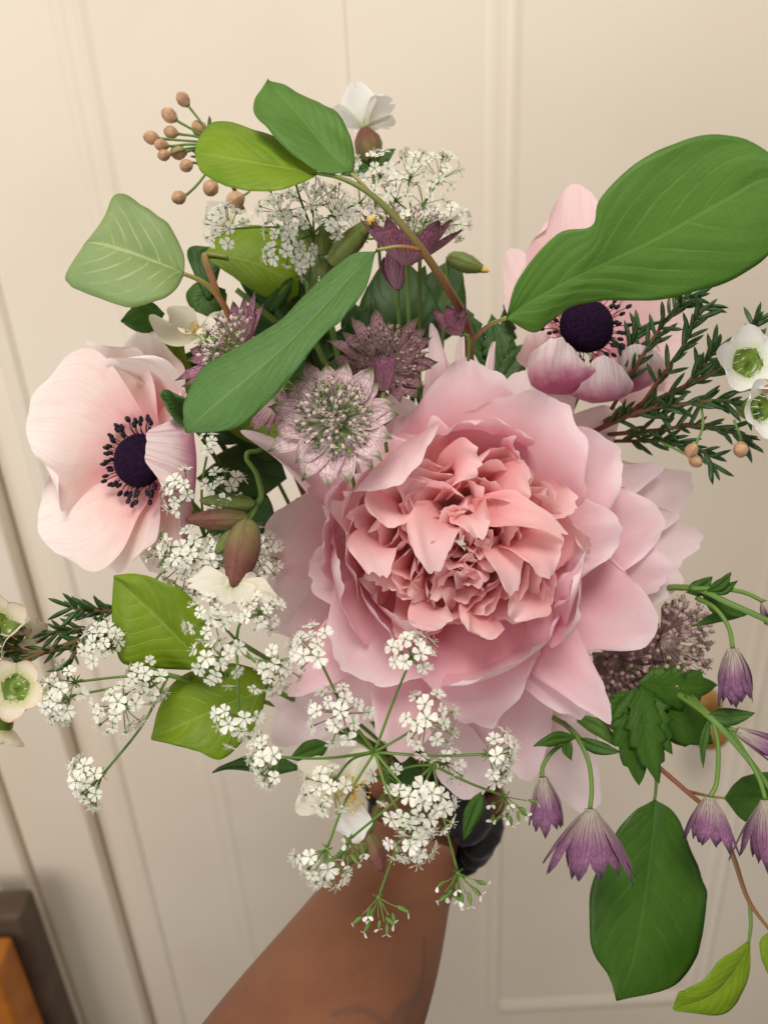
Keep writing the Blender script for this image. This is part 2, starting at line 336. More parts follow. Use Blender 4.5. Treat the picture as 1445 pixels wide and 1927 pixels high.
def leaf(L, Mi, R, d0, d1, eL=0.0, eR=0.0, arch=0.0, n=34, k=8, wave=0.8, quilt=0.0, serr=0.0, bow=1.0, teeth=26):
    SEED[0] += 1; sd = SEED[0]
    L, Mi, R = (np.asarray(x, float) for x in (L, Mi, R)); ns = len(Mi)
    s0 = np.linspace(0, 1, ns); dm = d0 + (d1 - d0) * s0 - arch * np.sin(np.pi * s0); env = np.sin(np.pi * np.clip(s0, 0, 1)) ** 0.6
    P3 = lambda X, e: np.array([at(x, y, dd - e * v) for (x, y), dd, v in zip(X, dm, env)])
    s = np.linspace(0, 1, n)
    Lc, Mc, Rc = catmull(P3(L, eL), n), catmull(P3(Mi, 0), n), catmull(P3(R, eR), n)
    en = 1 + .035 * noise1(s * 7 + sd, sd + 1) + .02 * noise1(s * 17 + sd, sd + 4); Lc = Mc + (Lc - Mc) * en[:, None]; en = 1 + .035 * noise1(s * 7 + sd + 50, sd + 2) + .02 * noise1(s * 17 + sd, sd + 6); Rc = Mc + (Rc - Mc) * en[:, None]
    if serr:
        z = ((s * teeth) % 1.0 - 0.5) * serr * np.sin(np.pi * s)
        Lc = Lc + nz(Lc - Mc) * z[:, None]; Rc = Rc + nz(Rc - Mc) * z[:, None]
    cols = []
    for t in np.linspace(1, 0, k + 1)[:-1]: cols.append((Mc + (Lc - Mc) * t, -t))
    cols.append((Mc, 0.0))
    for t in np.linspace(0, 1, k + 1)[1:]: cols.append((Mc + (Rc - Mc) * t, t))
    G = np.stack([c for c, _ in cols], 1); T = np.array([t for _, t in cols])
    nv = nz(np.cross(np.gradient(G, axis=1), np.gradient(G, axis=0)))
    nv[nv[..., 2] < 0] *= -1; nv = nz(nv.mean(axis=(0, 1)))
    ss = s[:, None]; a = np.abs(T)[None, :]
    q = ((ss - 0.42 * a ** 1.35) * 9 + 0.5) % 1.0
    disp = wave * noise1(ss * 4 + T[None, :] * 1.5 + sd, sd) * a ** 1.5 + bow * np.sin(np.pi * a) * np.sin(np.pi * ss) + quilt * np.sin(np.pi * q) * np.sin(np.pi * np.clip(a, 0, 1)) * np.sin(np.pi * ss) ** 0.5
    return grid(G + nv * disp[..., None])

BIND = at(800, 1480, 468)                     # where the hand holds the stems
def stem_path(p, back=28, lead=None):
    p = np.asarray(p, float); q = BIND + np.append(rng.normal(0, 3.0, 2), rng.normal(0, 4))
    m1 = p * 0.62 + q * 0.38; m1[2] = p[2] * 0.55 + q[2] * 0.45 - back * 0.4
    end = q + np.array([rng.normal(0, 5), -60 + rng.normal(0, 6), -30])
    pts = [p] + ([lead] if lead is not None else []) + [m1, q, end]
    return np.array(pts)

# ------------------------------------------------------------------ the setting: a panelled painted door in its frame
HW = 0.72                                      # horizontal distance from camera to door face
def wallpt(px, py, off=0.0):
    d = RM @ np.array([(px - CX) / FPX, -(py - CY) / FPX, -1.0]); t = (HW - off - CAM[1]) / d[1]; return CAM + d * t
m, nt = newmat('door_paint'); tc = N(nt, 'ShaderNodeTexCoord'); g1 = noisetex(nt, tc.outputs['Object'], 3.0, 4); mp = N(nt, 'ShaderNodeMapping'); nt.links.new(tc.outputs['Object'], mp.inputs[0]); mp.inputs['Scale'].default_value = (140, 140, 6)
g2 = noisetex(nt, mp.outputs[0], 1.0, 3)
c = mix(nt, smooth(nt, g1, 0.3, 0.75), lin((236, 224, 206)), lin((229, 214, 194)))
finish(nt, c, 0.42, 0, None, g2, 0.12, 0.0006, 0, 0.35)
def setting(name, V, Fc, mat, parent=None, kind='structure', bevel=0.0):
    me = D.meshes.new(name); me.from_pydata([tuple(v) for v in V], [], Fc); me.materials.append(MATS[mat]); o = D.objects.new(name, me); COL.objects.link(o)
    if parent: o.parent = parent
    elif kind: o['kind'] = kind
    if bevel: b = o.modifiers.new('bevel', 'BEVEL'); b.width = bevel; b.segments = 3
    return o
def boxv(x0, x1, y0, y1, z0, z1):
    V = [(x, y, z) for z in (z0, z1) for y in (y0, y1) for x in (x0, x1)]
    return V, [(0, 2, 3, 1), (4, 5, 7, 6), (0, 1, 5, 4), (2, 6, 7, 3), (0, 4, 6, 2), (1, 3, 7, 5)]
def strip(prof, z0, z1, x0):                  # profile of (x, depth) points run up the door
    n = len(prof); V = [(x0 + x, HW - d, z) for z in (z0, z1) for x, d in prof]
    Fc = [(i, i + 1, n + i + 1, n + i) for i in range(n - 1)]
    return V, Fc
def hstrip(prof, x0, x1, z0):
    n = len(prof); V = [(x, HW - d, z0 + z) for x in (x0, x1) for z, d in prof]
    return V, [(i, n + i, n + i + 1, i + 1) for i in range(n - 1)]
xA = wallpt(125, 0)[0]; xC = wallpt(948, 0)[0]; xR = wallpt(1390, 1430)[0]; xG = wallpt(643, 0)[0]
xB = wallpt(186, 1560)[0]
zb = wallpt(1050, 1885)[2]
door = D.objects.new('panelled_door', None); COL.objects.link(door); door.location = (0, 0, 0)
door['label'] = 'cream painted panelled door with raised mouldings behind the bouquet'; door['category'] = 'door'
setting('door_slab', *boxv(xB + 0.004, 1.3, HW, HW + 0.04, -0.2, 2.6), 'door_paint', door)
bead = [(-0.015, 0), (-0.012, 0.0008), (-0.009, 0.0014), (-0.006, 0.0014), (-0.002, 0.0008), (0.003, 0.0008), (0.007, 0.0019), (0.010, 0.0017), (0.013, 0.0007), (0.016, 0)]
for xx in (xA, xC, xR): setting('moulding', *strip(bead, zb if xx != xA else -0.2, 2.6, xx), 'door_paint', door)
setting('moulding', *strip([(-0.003, 0), (-0.001, 0.0012), (0.001, 0.0012), (0.003, 0)], zb, 2.6, xG), 'door_paint', door)
setting('moulding', *hstrip([(-0.022, 0), (-0.014, 0.003), (-0.005, 0.0035), (0.006, 0.0015), (0.012, 0)], xC + 0.014, xR - 0.014, zb), 'door_paint', door)
fr = D.objects.new('door_frame', None); COL.objects.link(fr); fr['label'] = 'cream painted door frame with stepped moulding beside the panelled door'; fr['category'] = 'door frame'
setting('architrave', *boxv(xB - 0.085, xB, HW - 0.022, HW + 0.04, -0.2, 2.6), 'door_paint', fr, bevel=0.004)
setting('frame_bead', *strip([(0.030, 0.0), (0.033, 0.004), (0.038, 0.0055), (0.045, 0.0045), (0.050, 0.0)], -0.2, 2.6, xB), 'door_paint', fr)
setting('back_band', *boxv(xB - 0.125, xB - 0.087, HW - 0.034, HW + 0.04, -0.2, 2.6), 'door_paint', fr, bevel=0.006)
setting('wall', *boxv(-2.5, xB - 0.127, HW - 0.005, HW + 0.1, -0.2, 2.6), 'door_paint')
setting('floor', *boxv(-2.5, 2.5, -1.6, HW + 0.1, -0.22, -0.2), 'dark_wood_and_shade')
# brass knob on the door
kp = wallpt(1308, 1330)
kn = D.objects.new('door_knob', None); COL.objects.link(kn); kn.location = kp; kn['label'] = 'round brass door knob behind the drooping foliage'; kn['category'] = 'door knob'
def wl(prof, seg=24):
    V, Fc = [], []
    for d, r in prof:
        for k in range(seg): V.append((r * math.cos(2 * math.pi * k / seg), -d, r * math.sin(2 * math.pi * k / seg)))
    for i in range(len(prof) - 1):
        for k in range(seg): a, b = i * seg + k, i * seg + (k + 1) % seg; Fc.append((a, b, b + seg, a + seg))
    return V, Fc
for nm, pr in (('rose', [(0.0, 0.03), (0.004, 0.03), (0.007, 0.026), (0.008, 0.001)]), ('knob', [(0.006, 0.009), (0.03, 0.009), (0.034, 0.016), (0.042, 0.022), (0.050, 0.021), (0.056, 0.015), (0.058, 0.001)])):
    o = setting(nm, *wl(pr), 'brass', kn); o.data.polygons.foreach_set('use_smooth', np.ones(len(o.data.polygons), dtype=bool))
# orange wooden board, and a dark block built in place of shade beside it
# (built after the frame so that it stands clear of it)
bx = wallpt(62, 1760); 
lb = D.objects.new('board_and_shade', None); COL.objects.link(lb); lb['label'] = 'orange wooden board with dark brown block standing in for shade against the door frame'; lb['category'] = 'board'
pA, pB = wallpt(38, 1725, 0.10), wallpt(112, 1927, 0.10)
setting('shade_block', *boxv(pA[0] - 0.09, pA[0], HW - 0.10, HW - 0.06, -0.2, pA[2]), 'dark_wood_and_shade', lb, bevel=0.006)
pO = wallpt(-4, 1815, 0.14)
setting('orange_face', *boxv(pO[0] - 0.30, pO[0] + 0.002, HW - 0.15, HW - 0.103, -0.2, pO[2]), 'orange_wood', lb, bevel=0.006)
#@@PART2@@
# ------------------------------------------------------------------ the peony
PC = (868, 1030)
pe = Thing('peony', 'huge ruffled pale pink peony bloom filling the middle of the bouquet', 'flower', at(868, 1040, 352))
pe.part('stem', tube(stem_path(at(868, 1060, 356)), [4.5, 3.6, 3.2, 3.0]), 'stem_green')
def guard(tip, wpx, dtip, dctrl=None, cfrac=0.55, mat='peony_petal', base=None, dbase=352, **k):
    tx, ty = tip; bx_, by_ = base or (PC[0] + (tx - PC[0]) * 0.10, PC[1] + (ty - PC[1]) * 0.10)
    dc = dctrl if dctrl is not None else dtip - 6
    c_ = (bx_ + (tx - bx_) * cfrac, by_ + (ty - by_) * cfrac, dc)
    kk = dict(cup=0.14, ruf=2.4, rfreq=2.6, notch=0.055, rnd=0.34, tip_w=0.78, peak=0.74, n=24, m=29)
    kk.update(k)
    pe.part('petal', pxpetal((bx_, by_, dbase), c_, (tx, ty, dtip), wpx, (0, 0, 1), **kk), mat)
# outermost, flat and pale
for tip, wp, d_, kk in [((1312, 915), 190, 362, {}), ((1314, 1020), 190, 366, {}), ((1285, 1100), 170, 356, {}), ((1235, 880), 120, 352, dict(rnd=.5)),
        ((1112, 1515), 190, 372, {}), ((880, 1495), 260, 366, {}), ((522, 1395), 230, 362, {}), ((478, 1160), 210, 372, {}),
        ((812, 606), 105, 350, dict(rnd=.5, tip_w=.4, notch=.02)), ((868, 630), 52, 356, dict(notch=.02)), ((930, 640), 34, 352, dict(notch=.02)),
        ((1080, 722), 130, 352, {}), ((1160, 768), 150, 360, {}), ((985, 692), 110, 350, {}), ((1000, 1460), 200, 360, {}), ((545, 1230), 200, 366, {}),
        ((660, 760), 150, 358, {}), ((730, 740), 130, 352, {})]:
    guard(tip, wp, d_, mat='peony_pale', **kk)
# the middle ring
for tip, wp, d_, kk in [((890, 682), 270, 330, {}), ((1048, 752), 310, 320, dict(ruf=3)), ((1158, 845), 290, 326, dict(ruf=3)), ((1250, 985), 240, 342, {}), ((1165, 1000), 200, 322, {}),
        ((1262, 1085), 200, 346, {}), ((1238, 1190), 230, 338, dict(notch=.03, rnd=.45)), ((1148, 1352), 140, 324, dict(rnd=.5, cup=-.2)), ((1095, 1350), 150, 332, {}),
        ((915, 1372), 260, 318, dict(curl=5, cup=-.06)), ((742, 1422), 200, 336, {}), ((648, 1275), 260, 322, dict(notch=.08)), ((548, 1298), 160, 340, dict(rnd=.5)),
        ((578, 1085), 230, 326, dict(notch=.08)), ((772, 780), 190, 330, {}), ((612, 930), 200, 326, {}), ((690, 820), 170, 326, {}), ((820, 740), 160, 338, {})]:
    guard(tip, wp, d_, **kk)
# left petals that fold forward
pe.part('petal', pxpetal((700, 1020, 345), (600, 870, 318), (455, 812, 306), 82, (0, 0, 1), cup=.5, notch=.02, rnd=.5, ruf=2, n=22, m=21), 'peony_pale')
pe.part('petal', pxpetal((690, 1060, 348), (560, 1010, 322), (492, 985, 326), 215, (0, 0, 1), cup=-.5, notch=.03, ruf=3, curl=6, n=24, m=25), 'peony_pale')
# cupped front ring: tips stand towards the viewer; (base), (bend), (tip), width, inner side
front = [((735, 1070, 345), (600, 1120, 330), (642, 1100, 302), 250, {}),
         ((745, 1020, 345), (640, 1010, 328), (668, 1010, 298), 250, {}),
         ((725, 990, 345), (590, 1000, 330), (612, 1000, 306), 220, {}),
         ((740, 960, 345), (650, 930, 325), (662, 935, 300), 190, {}),
         ((800, 1120, 345), (715, 1200, 325), (758, 1160, 300), 210, {}),
         ((790, 1110, 345), (690, 1180, 330), (715, 1165, 304), 220, {}),
         ((880, 1120, 345), (990, 1290, 322), (985, 1228, 300), 330, dict(cup=.28, rnd=.2, ruf=2.0)),
         ((1010, 1090, 345), (1110, 1190, 318), (1085, 1110, 298), 190, dict(cup=.35)),
         ((900, 900, 345), (930, 770, 322), (905, 806, 296), 200, dict(curl=4)),
         ((780, 900, 345), (700, 800, 308), (772, 905, 284), 225, dict(cup=.1, notch=.02, ruf=1.2, rnd=.2)),
         ((960, 930, 340), (985, 850, 312), (962, 845, 298), 90, dict(twist=.8)), ((1010, 1060, 340), (1095, 1080, 318), (1078, 1080, 300), 160, {})]
for b_, c_, t_, wp, kk in front:
    h = np.array([PC[0] - t_[0], -(PC[1] - t_[1]), 40.0]); k2 = dict(cup=.22, ruf=3.2, rfreq=3.4, notch=.11, rnd=.2, tip_w=.7, n=24, m=29, curl=2.0); k2.update(kk)
    pe.part('petal', pxpetal(b_, c_, t_, wp, h, **k2), 'peony_petal')
pe.part('petal', pxpetal((1050, 1190, 330), (1065, 1120, 300), (1118, 1040, 296), 95, (-.6, .3, 1), cup=.5, notch=.08, ruf=3, curl=-4, twist=.9, n=22, m=19), 'peony_pale', label='curled white-edged petal')
# smooth petals folded over the heart
for b_, c_, t_, wp, kk in [((838, 965, 320), (800, 955, 284), (818, 1080, 286), 118, dict(notch=.03)), ((850, 975, 318), (930, 930, 284), (1062, 1005, 288), 92, dict(twist=.5, ruf=3)),
        ((862, 985, 318), (885, 940, 286), (905, 1010, 283), 90, dict(twist=-.5, ruf=3.5)), ((930, 1000, 322), (1010, 1000, 288), (1030, 1085, 290), 130, dict(twist=.3)), ((735, 1010, 325), (688, 1010, 296), (722, 1085, 293), 120, {}),
        ((915, 1020, 320), (945, 1010, 286), (965, 1120, 289), 100, dict(twist=.5)), ((770, 965, 325), (725, 935, 297), (745, 990, 292), 130, {}), ((840, 900, 325), (850, 860, 296), (905, 880, 292), 110, dict(ruf=4)),
        ((900, 920, 325), (950, 900, 296), (985, 940, 292), 120, dict(ruf=4)), ((820, 1120, 325), (800, 1150, 298), (845, 1170, 294), 110, dict(ruf=4)), ((960, 1090, 325), (1000, 1120, 298), (960, 1160, 295), 120, dict(ruf=4)), ((900, 1130, 325), (905, 1170, 296), (890, 1195, 298), 100, dict(ruf=4))]:
    k2 = dict(cup=.3, ruf=2.2, rfreq=2.4, notch=.07, rnd=.32, tip_w=.7, n=22, m=27, curl=1); k2.update(kk)
    pe.part('petal', pxpetal(b_, c_, t_, wp, (0.1, 0.1, 1), **k2), 'peony_core')
for k in range(16):
    q_ = np.random.default_rng(700 + k); a = k * 2.4; rr = 14 + 44 * math.sqrt(k / 16.); x0, y0 = 886 + rr * math.cos(a), 1042 + rr * math.sin(a); ang = q_.uniform(0, 6.28)
    pe.part('petal', pxpetal((x0, y0, 322), (x0 + 16 * math.cos(ang), y0 + 16 * math.sin(ang), 298), (x0 + 34 * math.cos(ang + .5), y0 + 34 * math.sin(ang + .5), 289 + q_.uniform(-2, 5)), q_.uniform(44, 80), (math.cos(ang + 1.5), math.sin(ang), .8),
            cup=.35, ruf=2.4, rfreq=2.6, notch=.12, rnd=.3, tip_w=.75, n=17, m=21, twist=q_.uniform(-.8, .8)), 'peony_core')
# the ruffled heart
r2 = np.random.default_rng(29)
NC = 96
for k in range(NC):
    fr_ = math.sqrt((k + .5) / NC); a = k * 2.39996 + r2.normal(0, .25); dx, dy = math.cos(a), math.sin(a) * .84; rr = 222 * fr_ * r2.uniform(.92, 1.06)
    dt = 295 + 14 * fr_ ** 2.2; cx0, cy0 = PC[0] - 2, PC[1] - 20
    b_ = (cx0 + dx * rr * .62, cy0 + dy * rr * .62, 326 + 8 * fr_); c_ = (cx0 + dx * rr * .84 + r2.normal(0, 8), cy0 + dy * rr * .84 + r2.normal(0, 8), dt + 5)
    out = r2.uniform(-.2, .3); t_ = (cx0 + dx * (rr + 55 * out) + r2.normal(0, 12), cy0 + dy * (rr + 55 * out) + r2.normal(0, 12), dt + r2.uniform(-5, 5))
    sp = r2.normal(0, .35, 2); h = np.array([-dx + sp[0], dy + sp[1], .5])
    pe.part('petal', pxpetal(b_, c_, t_, r2.uniform(70, 140) * (.7 + .5 * fr_), h, cup=r2.uniform(0, .5), ruf=r2.uniform(1.6, 3.4), rfreq=r2.uniform(1.6, 3.0), notch=r2.uniform(.05, .13), rnd=r2.uniform(.22, .42), tip_w=.8,
            curl=r2.uniform(-3, 4), twist=r2.uniform(-.5, .5), n=19, m=27, wrinkle=.2), 'peony_core')

# ------------------------------------------------------------------ anemones
def anemone_heart(T, c, f, rpx, d, seed, count=60):
    e1, e2, f = frame(f); R_ = mm(rpx, d); q = np.random.default_rng(seed); c = np.asarray(c)
    prof = [(-0.3 * R_, .55 * R_), (0, .93 * R_), (.3 * R_, 1.0 * R_), (.6 * R_, .86 * R_), (.82 * R_, .55 * R_), (.92 * R_, .25 * R_), (.95 * R_, .01)]
    T.part('dark_centre', lathe(c, f, prof, 24), 'anemone_disc')
    for k in range(count):
        a = 2 * math.pi * (k + q.uniform(-.4, .4)) / count; rad = math.cos(a) * e1 + math.sin(a) * e2; L = R_ * q.uniform(1.12, 1.6)
        p0 = c + rad * R_ * .8 - f * .2 * R_; p2 = c + rad * L + f * R_ * q.uniform(.05, .55); p1 = (p0 + p2) / 2 + f * R_ * .2
        g = tube([p0, p1, p2], [.22, .2, .2], 6, 5); dr = nz(p2 - p1); an = lathe(p2 - dr * .6, dr + .4 * f, [(0, .1), (.5, .85), (1.4, 1.0), (2.5, .8), (3.1, .1)], 6)
        T.part('stamen', cat([g, an]), 'anemone_stamen')
an = Thing('anemone', 'wide open pale pink anemone showing its whole ring of black stamens', 'flower', at(290, 880, 350))
an.part('stem', tube(stem_path(at(300, 885, 350)), [2.6, 2.4, 2.4, 2.3]), 'stem_green')
ah = nz(np.array([-.55, .05, .9]))
PK = dict(cup=.2, ruf=2.2, rfreq=2.2, notch=.025, rnd=.3, tip_w=.6, n=24, m=25, base_w=.25)
for b_, c_, t_, wp, mt, kk in [((285, 870, 347), (150, 790, 332), (52, 800, 334), 320, 'anemone_petal', {}), ((285, 880, 349), (170, 960, 336), (72, 985, 340), 300, 'anemone_petal', {}),
        ((290, 885, 350), (220, 1000, 340), (215, 1075, 342), 240, 'anemone_petal', {}), ((285, 865, 350), (220, 740, 346), (150, 668, 350), 260, 'anemone_petal', dict(ruf=3.5, notch=.06)),
        ((300, 880, 352), (310, 1010, 350), (285, 1075, 352), 170, 'anemone_petal', {}), ((300, 870, 352), (285, 740, 348), (262, 622, 356), 230, 'anemone_petal', {})]:
    k2 = dict(PK); k2.update(kk); an.part('petal', pxpetal(b_, c_, t_, wp, ah, **k2), mt)
an.part('petal', pxpetal((322, 905, 350), (440, 880, 322), (276, 845, 300), 330, (-1, 0, .3), cup=.2, ruf=1.6, rfreq=2, notch=.03, rnd=.25, tip_w=.55, n=26, m=25, base_w=.35), 'anemone_outer', label='curled petal showing its magenta outside')
an.part('petal', pxpetal((300, 790, 350), (350, 690, 335), (200, 680, 326), 160, (-.5, -.5, .6), cup=.15, ruf=2, notch=.05, rnd=.4, tip_w=.4, n=24, m=21, base_w=.3), 'anemone_petal')
anemone_heart(an, at(270, 868, 333), nz(np.array([-.38, 0, .9])), 51, 333, 3, 70)
ab = Thing('anemone', 'pale pink cupped anemone with black centre half hidden behind the largest leaf', 'flower', at(1095, 720, 372))
ab.part('stem', tube(stem_path(at(1095, 715, 374)), [2.6, 2.4, 2.4, 2.3]), 'stem_green')
for b_, c_, t_, wp, mt, kk in [((1100, 660, 366), (1085, 520, 372), (1085, 352, 384), 210, 'anemone_shell', {}), ((1080, 660, 368), (1010, 590, 376), (958, 468, 384), 130, 'anemone_shell', {}),
        ((1120, 660, 368), (1200, 610, 376), (1300, 610, 384), 230, 'anemone_shell', {}), ((1110, 690, 370), (1200, 700, 372), (1270, 720, 380), 160, 'anemone_shell', {}),
        ((1075, 700, 368), (1020, 690, 345), (1005, 625, 338), 130, 'anemone_shell', {}),
        ((1120, 742, 367), (1212, 738, 348), (1188, 648, 342), 130, 'anemone_outer', dict(tip_w=.8)), ((1100, 748, 366), (1150, 790, 336), (1128, 672, 330), 125, 'anemone_outer', dict(cup=.3, tip_w=.8)), ((1090, 746, 366), (1040, 745, 326), (1060, 634, 326), 140, 'anemone_outer', dict(cup=.22, tip_w=.85, rnd=.25, notch=.05))]:
    k2 = dict(PK); k2.update(kk); hh = (0, 0, 1) if t_[2] > 350 else (0, 1, -.4); ab.part('petal', pxpetal(b_, c_, t_, wp, hh, **k2), mt)
anemone_heart(ab, at(1098, 618, 346), nz(np.array([.15, .15, 1])), 52, 346, 5)

# ------------------------------------------------------------------ leafy branches
def branch(name, label, path, rad, mat, leaves, twigs=(), group=None, tostem=True):
    P = [A(p) for p in path]; T = Thing(name, label, 'branch', P[0])
    st = T.part('stem', tube(P, rad, 8 * len(P), 8), mat)
    if tostem: T.part('lower_stem', tube(stem_path(P[0]), [rad[0] if hasattr(rad, '__len__') else rad, 2.2, 2.0]), mat)
    for tp, tr, tm in twigs: T.part('petiole', tube([A(p) for p in tp], tr, None, 7), tm)
    for L, Mi, R, d0, d1, mt, kk in leaves:
        T.part('leaf', leaf(L, Mi, R, d0, d1, **kk), mt, solid=.22)
    return T
LF1 = ([(952, 597), (975, 525), (1048, 443), (1112, 425), (1128, 375), (1200, 308), (1290, 264), (1375, 256), (1450, 288), (1500, 352)],
       [(952, 598), (1000, 565), (1062, 532), (1110, 508), (1165, 482), (1235, 448), (1310, 405), (1375, 368), (1440, 335), (1500, 355)],
       [(952, 600), (1005, 628), (1042, 600), (1085, 574), (1160, 568), (1240, 560), (1320, 543), (1395, 514), (1460, 465), (1500, 362)])
LF2 = ([(598, 325), (570, 290), (525, 262), (465, 240), (410, 230), (378, 252), (367, 288)], [(598, 327), (555, 320), (510, 313), (465, 305), (425, 298), (392, 292), (367, 290)], [(596, 330), (560, 348), (510, 360), (455, 360), (408, 346), (378, 322), (367, 293)])
LF3 = ([(662, 326), (610, 332), (560, 300), (508, 252), (480, 222), (480, 180), (505, 151)], [(662, 326), (625, 292), (590, 252), (560, 215), (535, 187), (518, 168), (505, 151)], [(662, 324), (668, 278), (646, 230), (602, 200), (566, 180), (538, 156), (507, 150)])
LF5 = ([(708, 470), (660, 475), (590, 530), (520, 602), (450, 658), (385, 702), (352, 760), (350, 813)], [(710, 472), (660, 520), (600, 588), (540, 650), (480, 702), (430, 742), (385, 780), (350, 814)], [(710, 474), (692, 540), (655, 592), (612, 630), (562, 690), (505, 760), (440, 806), (352, 815)])
b1 = branch('leafy_branch', 'arching red-brown branch carrying four broad green leaves above the peony', [(884, 690, 352), (878, 612, 332), (842, 542, 306), (790, 465, 293), (740, 405, 289), (690, 360, 287), (640, 335, 287), (596, 326, 288)], [2.1, 1.9, 1.7, 1.5, 1.35, 1.1, .8, .6], 'stem_red',
    [(*LF1, 288, 268, 'leaf_green', dict(eL=5, eR=-8, arch=3, n=56, k=12, wave=2.0, quilt=.6, bow=.8)), (*LF2, 288, 292, 'leaf_lime', dict(eL=-9, eR=8, arch=2, wave=.8)),
     (*LF3, 289, 300, 'leaf_green', dict(eL=7, eR=-5, arch=1, wave=2.0)), (*LF5, 289, 268, 'leaf_mid', dict(eL=-9, eR=5, arch=6, n=54, k=10, wave=2.2, quilt=1.1))],
    [([(882, 648, 340), (915, 615, 312), (953, 598, 288)], [1.2, .9, .8], 'petiole_red'), ([(792, 470, 293), (750, 464, 290), (708, 471, 289)], [.95, .75, .6], 'petiole_red'), ([(700, 368, 287), (680, 345, 288), (661, 326, 289)], [.9, .75, .6], 'petiole_red')])
LF4 = ([(347, 514), (345, 478), (318, 425), (275, 393), (240, 370), (215, 364), (196, 408), (163, 455)], [(347, 515), (318, 502), (285, 490), (255, 478), (228, 470), (205, 463), (185, 458), (162, 456)], [(346, 518), (330, 545), (295, 565), (240, 578), (180, 560), (135, 540), (124, 520), (160, 460)])
LF14 = ([(382, 480), (420, 440), (470, 425), (520, 440), (560, 500), (562, 545)], [(385, 482), (430, 484), (475, 495), (510, 510), (545, 530), (562, 550)], [(390, 486), (430, 515), (470, 545), (505, 560), (540, 565), (562, 555)])
LF14b = ([(388, 560), (368, 520), (352, 480), (360, 464), (400, 466)], [(390, 562), (385, 530), (380, 500), (380, 480), (402, 466)], [(395, 562), (410, 530), (415, 505), (412, 485), (404, 468)])
LF14c = ([(425, 545), (380, 530), (352, 550), (360, 580), (392, 596)], [(425, 550), (398, 555), (380, 562), (378, 580), (394, 598)], [(428, 555), (425, 575), (412, 588), (404, 596), (398, 598)])
b2 = branch('leafy_branch', 'branch with reddish stalk and one pale ribbed leaf showing its underside', [(440, 612, 342), (420, 572, 336), (400, 545, 332), (375, 527, 328), (346, 515, 324)], [1.6, 1.5, 1.3, 1.1, .9], 'petiole_red',
    [(*LF4, 324, 312, 'leaf_under', dict(eL=-4, eR=6, arch=2, n=40, wave=1.4, quilt=.5)), (*LF14, 350, 360, 'leaf_lime_large', dict(eL=-6, eR=3)), (*LF14b, 362, 366, 'leaf_shade', {}), (*LF14c, 366, 362, 'leaf_dark', {})],
    [([(411, 558, 335), (398, 520, 340), (386, 486, 346), (392, 479, 349), (430, 484, 350)], [1.6, 1.6, 1.5, 1.0, .6], 'petiole_red')])
LF6 = ([(392, 1258), (396, 1210), (382, 1155), (345, 1112), (300, 1090), (255, 1083), (216, 1083)], [(390, 1260), (352, 1216), (318, 1182), (288, 1152), (262, 1128), (238, 1105), (216, 1083)], [(386, 1262), (330, 1262), (270, 1252), (230, 1240), (214, 1200), (212, 1140), (215, 1085)])
LF7 = ([(500, 1300), (485, 1262), (430, 1248), (370, 1256), (325, 1285), (298, 1330), (285, 1386)], [(500, 1300), (462, 1312), (425, 1326), (388, 1343), (352, 1360), (318, 1376), (285, 1390)], [(500, 1305), (488, 1350), (455, 1395), (417, 1432), (375, 1415), (330, 1402), (286, 1392)])
b3 = branch('leafy_branch', 'short sprig with two bright lime leaves partly covered by white lace', [(520, 1300, 345), (470, 1285, 330), (430, 1272, 318), (390, 1260, 304)], [1.2, 1.1, 1.0, .8], 'stem_green',
    [(*LF6, 304, 296, 'leaf_lime_large', dict(eL=7, eR=-6, arch=2, n=44, wave=1.8, quilt=.7)), (*LF7, 320, 312, 'leaf_lime_large', dict(eL=-6, eR=5, arch=3, n=44, wave=1.8, quilt=.7)),
     ([(560, 1440), (500, 1410), (470, 1420), (420, 1440), (400, 1453)], [(560, 1445), (505, 1440), (470, 1440), (430, 1444), (400, 1454)], [(560, 1450), (505, 1462), (470, 1452), (430, 1448), (400, 1455)], 350, 348, 'leaf_shade', {})],
    [([(470, 1285, 330), (490, 1295, 326), (500, 1301, 320)], [.9, .8, .6], 'stem_green')])
LF8 = ([(1230, 1505), (1195, 1522), (1160, 1560), (1128, 1620), (1107, 1690), (1107, 1740), (1118, 1795), (1145, 1835), (1158, 1882)], [(1231, 1505), (1229, 1550), (1224, 1605), (1216, 1660), (1208, 1712), (1200, 1760), (1190, 1805), (1177, 1845), (1160, 1883)], [(1233, 1505), (1262, 1525), (1290, 1575), (1315, 1640), (1328, 1690), (1322, 1760), (1300, 1815), (1262, 1858), (1164, 1883)])
LF9 = ([(1408, 1772), (1385, 1790), (1355, 1808), (1325, 1845), (1292, 1862), (1274, 1868), (1266, 1899)], [(1409, 1776), (1394, 1806), (1372, 1840), (1345, 1868), (1315, 1884), (1290, 1892), (1266, 1900)], [(1412, 1780), (1408, 1830), (1398, 1872), (1375, 1902), (1345, 1910), (1305, 1904), (1268, 1901)])
LF10 = ([(1446, 1752), (1432, 1765), (1430, 1790), (1440, 1825), (1460, 1858)], [(1447, 1752), (1450, 1770), (1455, 1795), (1460, 1825), (1466, 1860)], [(1449, 1752), (1475, 1770), (1488, 1800), (1485, 1830), (1470, 1860)])
LF11 = ([(1363, 1500), (1390, 1468), (1430, 1452), (1480, 1455), (1520, 1500)], [(1363, 1502), (1400, 1502), (1440, 1504), (1480, 1506), (1520, 1506)], [(1363, 1504), (1392, 1540), (1430, 1556), (1480, 1550), (1520, 1512)])
